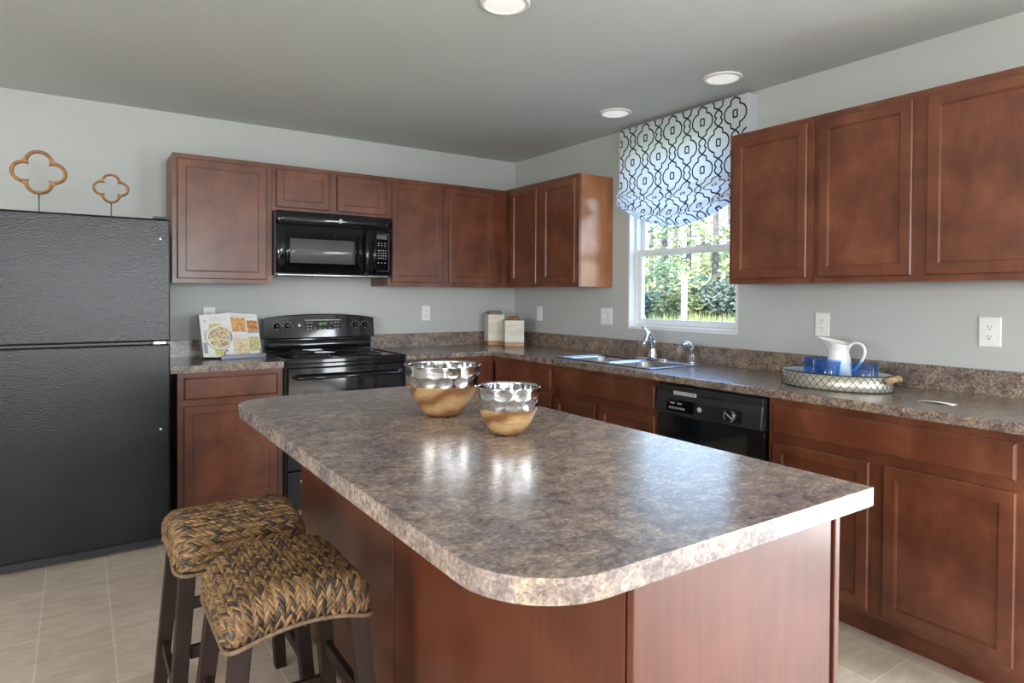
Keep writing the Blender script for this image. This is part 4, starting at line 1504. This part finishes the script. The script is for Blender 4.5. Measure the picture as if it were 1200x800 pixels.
# thin curled white strip lying on the counter
mb = MB(); mb.grid(lambda u, v_: (-.455 + .045 * v_ + .010 * u, -3.365 - .115 * u, CT1 + .0012 + .006 * sin(pi * u) * (1 - .5 * v_)), 10, 2)
o = mb.build('white_strip', M['paper'], solid=.0004, at=(-.43, -3.42, CT1 + .001))
tag(o, 'small white strip lying on the counter right of the tray', 'paper')

# ================================================================== QUATREFOILS ON THE REFRIGERATOR


def quatre(label, x, z, R, y):
    t = thing('quatrefoil_ornament', label, 'ornament', (x, y, 1.6875))
    pts = []
    c_ = R * .49
    NN = 22

    def loop(r):
        d_ = (sqrt(2) * c_ + sqrt(max(0, 2 * c_ * c_ - 4 * (c_ * c_ - r * r)))) / 2
        am = atan2(d_ / sqrt(2), d_ / sqrt(2) - c_)
        out = []
        for q_ in range(4):
            a0 = q_ * pi / 2
            for k in range(NN):
                th = a0 - am + 2 * am * k / (NN - 1)
                out.append((x + c_ * cos(a0) + r * cos(th), z + (c_ * sin(a0) + r * sin(th)) * .94))
        return out
    # profile band with depth
    mb = MB()
    secs = [(0, .0), (.05, -.009), (.09, -.013), (.14, -.006), (.145, .012), (.0, .012)]
    loops = [loop(R * (.51 - ins_)) for ins_, dy in secs]
    n = len(loops[0])
    v = []
    for i in range(n):
        for L_, (ins_, dy) in zip(loops, secs):
            v.append((L_[i][0], y + dy, L_[i][1]))
    m_ = len(secs)
    f = [(i * m_ + k, ((i + 1) % n) * m_ + k, ((i + 1) % n) * m_ + (k + 1) % m_, i * m_ + (k + 1) % m_) for i in range(n) for k in range(m_)]
    mb.add(v, f, True)
    # little carved points where the lobes meet
    for q_ in range(4):
        a_ = pi / 4 + q_ * pi / 2
        cx_, cz_ = x + R * .70 * cos(a_), z + R * .66 * sin(a_)
        mb.box(cx_ - R * .07, cx_ + R * .07, y - .010, y + .011, cz_ - R * .07, cz_ + R * .07)
    fix(mb.build('carved_ring', M['carved'], t, bevel=.0015))
    MB().tube([(x, y, 1.6945), (x, y, z - R * .90)], .0032, 10).build('rod', M['stand_metal'], t)
    MB().box(x - .04, x + .04, y - .03, y + .03, 1.6878, 1.694).build('base', M['black_satin'], t, bevel=.001)


quatre('larger carved wooden quatrefoil ornament on the refrigerator, at the far left', -3.240, 1.912, .118, -.5)
quatre('smaller carved wooden quatrefoil ornament on the refrigerator, nearer the cabinets', -2.932, 1.862, .083, -.5)

# ================================================================== STOOLS


def make_stool(label, x, y, rz, seed):
    R = random.Random(seed)
    t = thing('bar_stool', label, 'stool', (x, y, 0), rz, None)
    HX, HY = .166, .179
    ZT, ZB = .612, .528
    crown = .033
    rc_ = .045

    def cz(X): return crown * (1 - (X / HX) ** 2)
    # profile along Y, param q in arc length, from bottom front, over the top to bottom back
    side = (ZT - ZB) - rc_
    arc = rc_ * pi / 2
    top = 2 * (HY - rc_)
    TOT = 2 * side + 2 * arc + top

    def prof(q, H):
        # returns (Y, z, ty, tz)
        if q < side: return (-H, ZB + q, 0, 1)
        q -= side
        if q < arc:
            a_ = q / rc_; return (-H + rc_ - rc_ * cos(a_), ZT - rc_ + rc_ * sin(a_), sin(a_), cos(a_))
        q -= arc
        if q < 2 * (H - rc_): return (-H + rc_ + q, ZT, 1, 0)
        q -= 2 * (H - rc_)
        if q < arc:
            a_ = q / rc_; return (H - rc_ + rc_ * sin(a_), ZT - rc_ + rc_ * cos(a_), cos(a_), -sin(a_))
        q -= arc
        return (H, ZT - rc_ - q, 0, -1)

    def surf(p, q):
        """p across (X profile), q along (Y profile): rounded box by blending the two profiles"""
        Xp, zx, tx, tzx = prof(p, HX)
        Yp, zy, ty, tzy = prof(q, HY)
        z = ZB + (zx - ZB) * (zy - ZB) / (ZT - ZB)
        # pull the corners in a little
        kx = max(0, abs(Xp) - HX + rc_) / rc_; ky = max(0, abs(Yp) - HY + rc_) / rc_
        f = 1 - .10 * kx * ky
        return Vector((Xp * f, Yp * f, z + cz(max(-HX, min(HX, Xp)))))

    def frame(p, q):
        e_ = .002
        P = surf(p, q); A = surf(min(TOT, p + e_), q) - surf(max(0, p - e_), q); B = surf(p, min(TOT, q + e_)) - surf(p, max(0, q - e_))
        if B.length < 1e-6: B = Vector((0, 0, 1))
        if A.length < 1e-6: A = Vector((1, 0, 0))
        B.normalize(); A.normalize()
        Nn = A.cross(B)
        if Nn.length < .05: Nn = Vector((P.x, P.y, .2))
        Nn.normalize()
        return P, A, B, Nn
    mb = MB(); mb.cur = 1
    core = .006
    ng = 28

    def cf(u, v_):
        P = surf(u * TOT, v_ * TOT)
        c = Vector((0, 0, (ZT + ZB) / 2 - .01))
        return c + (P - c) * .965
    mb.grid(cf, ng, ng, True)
    mb.grid(lambda u, v_: (-HX * .97 + 2 * HX * .97 * u, -HY * .97 + 2 * HY * .97 * v_, ZB + .001 + cz(-HX * .97 + 2 * HX * .97 * u)), 16, 2, True, True)
    mb.cur = 0
    ncol = 21
    cw = TOT / ncol
    step = .0150
    nst = int(TOT / step)
    K = 8; J = 6
    for c in range(ncol):
        p0 = (c + .5) * cw
        for s_ in range(nst + 1):
            for sg in (-1, 1):
                q0 = s_ * step + (.5 * step if sg > 0 else 0) + R.uniform(-.002, .002)
                if q0 > TOT - .004 or q0 < .003: continue
                pp = p0 + sg * cw * .24
                if pp < .006 or pp > TOT - .006: continue
                P, A, B, Nn = frame(pp, q0)
                if P.z - cz(max(-HX, min(HX, P.x))) < ZB + .007: continue
                al = radians(25 + R.uniform(-6, 6))
                Lh = .0205 * R.uniform(.9, 1.2); Wh = .0051 * R.uniform(.8, 1.2); Th = .0060 * R.uniform(.85, 1.2)
                ax = (B * cos(al) - A * sg * sin(al)).normalized()
                sd = Nn.cross(ax).normalized()
                # one end dives under its neighbour
                v = []
                for k in range(K + 1):
                    w = k / K; xx = (w * 2 - 1) * Lh
                    rad = (1 - (2 * w - 1) ** 2) ** .6 if 0 < w < 1 else .12
                    lift = .0035 * (w * 2 - 1) - .004 * (w * 2 - 1) ** 2
                    cc = P + ax * xx + Nn * (lift + .0005)
                    # follow surface curvature
                    cc = cc - Nn * 0
                    for j in range(J):
                        t_ = 2 * pi * j / J
                        v.append(cc + sd * (Wh * rad * cos(t_)) + Nn * (Th * rad * sin(t_)))
                f = [(k * J + j, k * J + (j + 1) % J, (k + 1) * J + (j + 1) % J, (k + 1) * J + j) for k in range(K) for j in range(J)]
                f += [list(range(J))[::-1], [K * J + j for j in range(J)]]
                mb.add(v, f, True)
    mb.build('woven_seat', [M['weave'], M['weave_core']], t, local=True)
    # twine piping round the bottom edge
    mb = MB()
    ring_ = rounded(-HX, HX, -HY, HY, (.035,) * 4, 8)
    full = []
    for i in range(len(ring_)):
        a_, b_ = ring_[i], ring_[(i + 1) % len(ring_)]
        n = max(1, int(math.hypot(b_[0] - a_[0], b_[1] - a_[1]) / .03))
        for k in range(n): full.append((a_[0] + (b_[0] - a_[0]) * k / n, a_[1] + (b_[1] - a_[1]) * k / n))
    mb.tube([(X * 1.005, Y * 1.005, ZB - .001 + cz(X)) for X, Y in full], .0055, 8, True)
    mb.build('edge_piping', M['twine'], t, local=True)
    # legs
    tops = {}
    lw = .021
    for sx_ in (-1, 1):
        for sy__ in (-1, 1):
            xt, yt = sx_ * (HX - .034), sy__ * (HY - .034)
            xb, yb2 = sx_ * (HX + .022), sy__ * (HY + .010)
            zt = ZB - .0025 + cz(HX - .034)
            tp = [(xt - lw, yt - lw, zt), (xt + lw, yt - lw, zt), (xt + lw, yt + lw, zt), (xt - lw, yt + lw, zt)]
            b2 = lw * .86
            bt = [(xb - b2, yb2 - b2, .0005), (xb + b2, yb2 - b2, .0005), (xb + b2, yb2 + b2, .0005), (xb - b2, yb2 + b2, .0005)]
            MB().hexa(bt, tp).build('leg', M['dark_wood'], t, local=True, bevel=.002)
            tops[(sx_, sy__)] = (xt, yt, xb, yb2, zt)
    # apron under the seat, following the arch

    def legat(k, z):
        xt, yt, xb, yb2, zt = tops[k]
        w = z / zt
        return Vector((xb + (xt - xb) * w, yb2 + (yt - yb2) * w, z))

    def rail(k1, k2, z, hh=.017, ww=.009):
        A, B = legat(k1, z), legat(k2, z)
        d = (B - A).normalized(); A = A + d * (lw + .001); B = B - d * (lw + .001)
        n_ = Vector((-d.y, d.x, 0)) * ww
        zz = Vector((0, 0, hh))
        MB().hexa([A - n_ - zz, B - n_ - zz, B + n_ - zz, A + n_ - zz], [A - n_ + zz, B - n_ + zz, B + n_ + zz, A + n_ + zz]).build('stretcher', M['dark_wood'], t, local=True, bevel=.002)
    rail((-1, -1), (1, -1), .20); rail((-1, 1), (1, 1), .20)
    rail((-1, -1), (-1, 1), .31); rail((1, -1), (1, 1), .31)
    return t


make_stool('woven-seat dark wood stool closest to the camera, braids running front to back', -2.654, -2.868, radians(0), 3)
make_stool('woven-seat dark wood stool further back, nearer the refrigerator, braids running sideways', -2.684, -2.390, radians(90), 11)

# ================================================================== OUTDOORS
GZ = -.45
gm = MB()


def terr(x, y):
    return GZ + min(max(0, x - 1.5) * .26, 1.17) + max(0, (x - 6)) * .05 + .08 * sin(x * .6) * cos(y * .5)


gm.grid(lambda u, v_: (.2 + 60 * u, -45 + 75 * v_, terr(.2 + 60 * u, -45 + 75 * v_)), 60, 70, True)
struct('ground', gm, M['ground'])
gm = MB(); gm.grid(lambda u, v_: (-40 + 40 * u, -45 + 36.8 * v_, GZ), 4, 4); struct('ground', gm, M['ground'])
gm = MB(); gm.grid(lambda u, v_: (-40 + 33.3 * u, -8.2 + 30 * v_, GZ), 4, 4); struct('ground', gm, M['ground'])


def leaf_cloud(mb, R, c, rad, n, size):
    for _ in range(n):
        while True:
            d = Vector((R.uniform(-1, 1), R.uniform(-1, 1), R.uniform(-1, 1)))
            if d.length < 1: break
        p = Vector(c) + Vector((d.x * rad[0], d.y * rad[1], d.z * rad[2]))
        a_ = Vector((R.uniform(-1, 1), R.uniform(-1, 1), R.uniform(-1, 1))).normalized()
        b_ = a_.orthogonal().normalized(); s_ = size * R.uniform(.6, 1.3)
        mb.add([p - a_ * s_, p + b_ * s_ * .5, p + a_ * s_, p - b_ * s_ * .5], [(0, 1, 2, 3)], False)


def tree(label, x, y, h, leaf, seed, rtrunk=.10, crown0=.35, dens=900, spread=1.3, ls=.085):
    R = random.Random(seed)
    z0 = terr(x, y) - .05
    t = thing('tree', label, 'tree', (x, y, z0), 0, None)
    mb = MB(); lean = R.uniform(-.25, .25)
    tp = [(x + lean * k * k, y + .5 * lean * k * k, z0 + h * k) for k in [i / 10 for i in range(11)]]
    mb.tube(tp, [rtrunk * (1 - .75 * i / 10) for i in range(11)], 9)
    lv = MB(); per = 14
    for b in range(per):
        k = crown0 + (1 - crown0) * (b + .5) / per
        base = Vector((x + lean * k * k, y + .5 * lean * k * k, z0 + h * k))
        an = b * 2.4 + R.uniform(-.4, .4); ln = spread * (1.15 - k * .75) * R.uniform(.6, 1.1)
        end = base + Vector((cos(an) * ln, sin(an) * ln, .35 * ln))
        mid = base.lerp(end, .5) + Vector((0, 0, -.08))
        mb.tube([base, mid, end], [rtrunk * .28, rtrunk * .18, .012], 6)
        dn = dens * (2.0 if k < .30 else .8 if k < .5 else .14)
        leaf_cloud(lv, R, end, (ln * .60, ln * .60, .40), int(dn / (2 * per)), ls)
        leaf_cloud(lv, R, mid, (ln * .55, ln * .55, .34), int(dn / (3 * per)), ls)
    leaf_cloud(lv, R, tp[-1], (.4, .4, .6), dens // 14, ls)
    mb.build('trunk', M['bark'], t); lv.build('foliage', leaf, t)


# direction through the window: (dx,dy) around (3.1,2.7) from the camera
def along(ang, dist):
    a_ = YAW + ang
    return CX + sin(a_) * dist, CY + cos(a_) * dist


#        ang(rad right of axis), distance from camera
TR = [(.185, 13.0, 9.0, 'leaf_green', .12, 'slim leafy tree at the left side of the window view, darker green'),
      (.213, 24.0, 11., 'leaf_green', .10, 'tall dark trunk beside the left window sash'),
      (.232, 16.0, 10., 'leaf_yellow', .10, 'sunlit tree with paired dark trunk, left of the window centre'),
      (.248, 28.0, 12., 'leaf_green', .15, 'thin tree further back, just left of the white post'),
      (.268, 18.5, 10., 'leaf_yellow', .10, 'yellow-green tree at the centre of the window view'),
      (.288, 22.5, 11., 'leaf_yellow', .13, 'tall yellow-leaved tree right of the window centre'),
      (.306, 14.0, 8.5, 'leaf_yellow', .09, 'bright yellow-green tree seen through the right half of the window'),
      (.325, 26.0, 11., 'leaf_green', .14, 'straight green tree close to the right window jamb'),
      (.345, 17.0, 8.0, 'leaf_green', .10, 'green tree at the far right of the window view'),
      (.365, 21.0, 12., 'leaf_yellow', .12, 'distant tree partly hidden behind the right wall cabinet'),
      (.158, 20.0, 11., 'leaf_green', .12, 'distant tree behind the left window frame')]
for i, (an, ds, h, lf, rt0, lab) in enumerate(TR):
    x, y = along(an, ds)
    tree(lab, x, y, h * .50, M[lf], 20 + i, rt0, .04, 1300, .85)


def bush(label, an, ds, r, hh, leaf, seed):
    R = random.Random(seed); x, y = along(an, ds); z0 = terr(x, y) - .03
    t = thing('bush', label, 'bush', (x, y, z0))
    lv = MB()
    leaf_cloud(lv, R, (x, y, z0 + hh * .5), (r, r, hh * .55), 3200, .06)
    st_ = MB()
    for k in range(9):
        a_ = k * .7; st_.tube([(x, y, z0), (x + r * .3 * cos(a_), y + r * .3 * sin(a_), z0 + hh * .4), (x + r * .7 * cos(a_), y + r * .7 * sin(a_), z0 + hh * .85)], [.02, .012, .005], 5)
    st_.build('stems', M['bark'], t); lv.build('foliage', leaf, t)


bush('dark blue-green bush at the lower right of the window view', .338, 14.0, .95, .85, M['leaf_dark'], 61)
bush('green bush right of the white post in the window view', .300, 14.5, .8, .8, M['leaf_green'], 62)
bush('small sunlit bush low in the middle of the window view', .258, 14.0, .6, .6, M['leaf_yellow'], 63)
bush('green bush behind the left part of the lower window pane', .222, 14.5, .6, .55, M['leaf_green'], 64)
bush('grey-green bush at the far left of the lower window pane', .175, 14.0, .6, .7, M['leaf_dark'], 65)
bush('dark bush at the far right, behind the window jamb', .405, 14.0, .9, 1.3, M['leaf_dark'], 66)

gr = MB(); R = random.Random(5)
for k in range(9000):
    an = R.uniform(.13, .42); ds = R.uniform(8.0, 17.0); x, y = along(an, ds)
    z = terr(x, y); hgt = R.uniform(.10, .26); a_ = R.uniform(0, pi); w = .012
    dx, dy = cos(a_) * w, sin(a_) * w
    gr.add([(x - dx, y - dy, z - .02), (x + dx, y + dy, z - .02), (x + dy * 3, y - dx * 3, z + hgt)], [(0, 1, 2)], False)
o = gr.build('grass', M['leaf_yellow'])
tag(o, 'rough sunlit grass in front of the bushes outside the window', 'grass', kind='stuff')

pm = MB(); x, y = along(.262, 6.6); pm.box(x - .022, x + .022, y - .022, y + .022, terr(x, y) - .15, 1.50)
pm.box(x - .028, x + .028, y - .028, y + .028, 1.50, 1.52)
o = pm.build('post', M['siding'], at=(x, y, GZ), bevel=.004)
tag(o, 'plain white post outside, seen in the middle of the lower window pane', 'post')
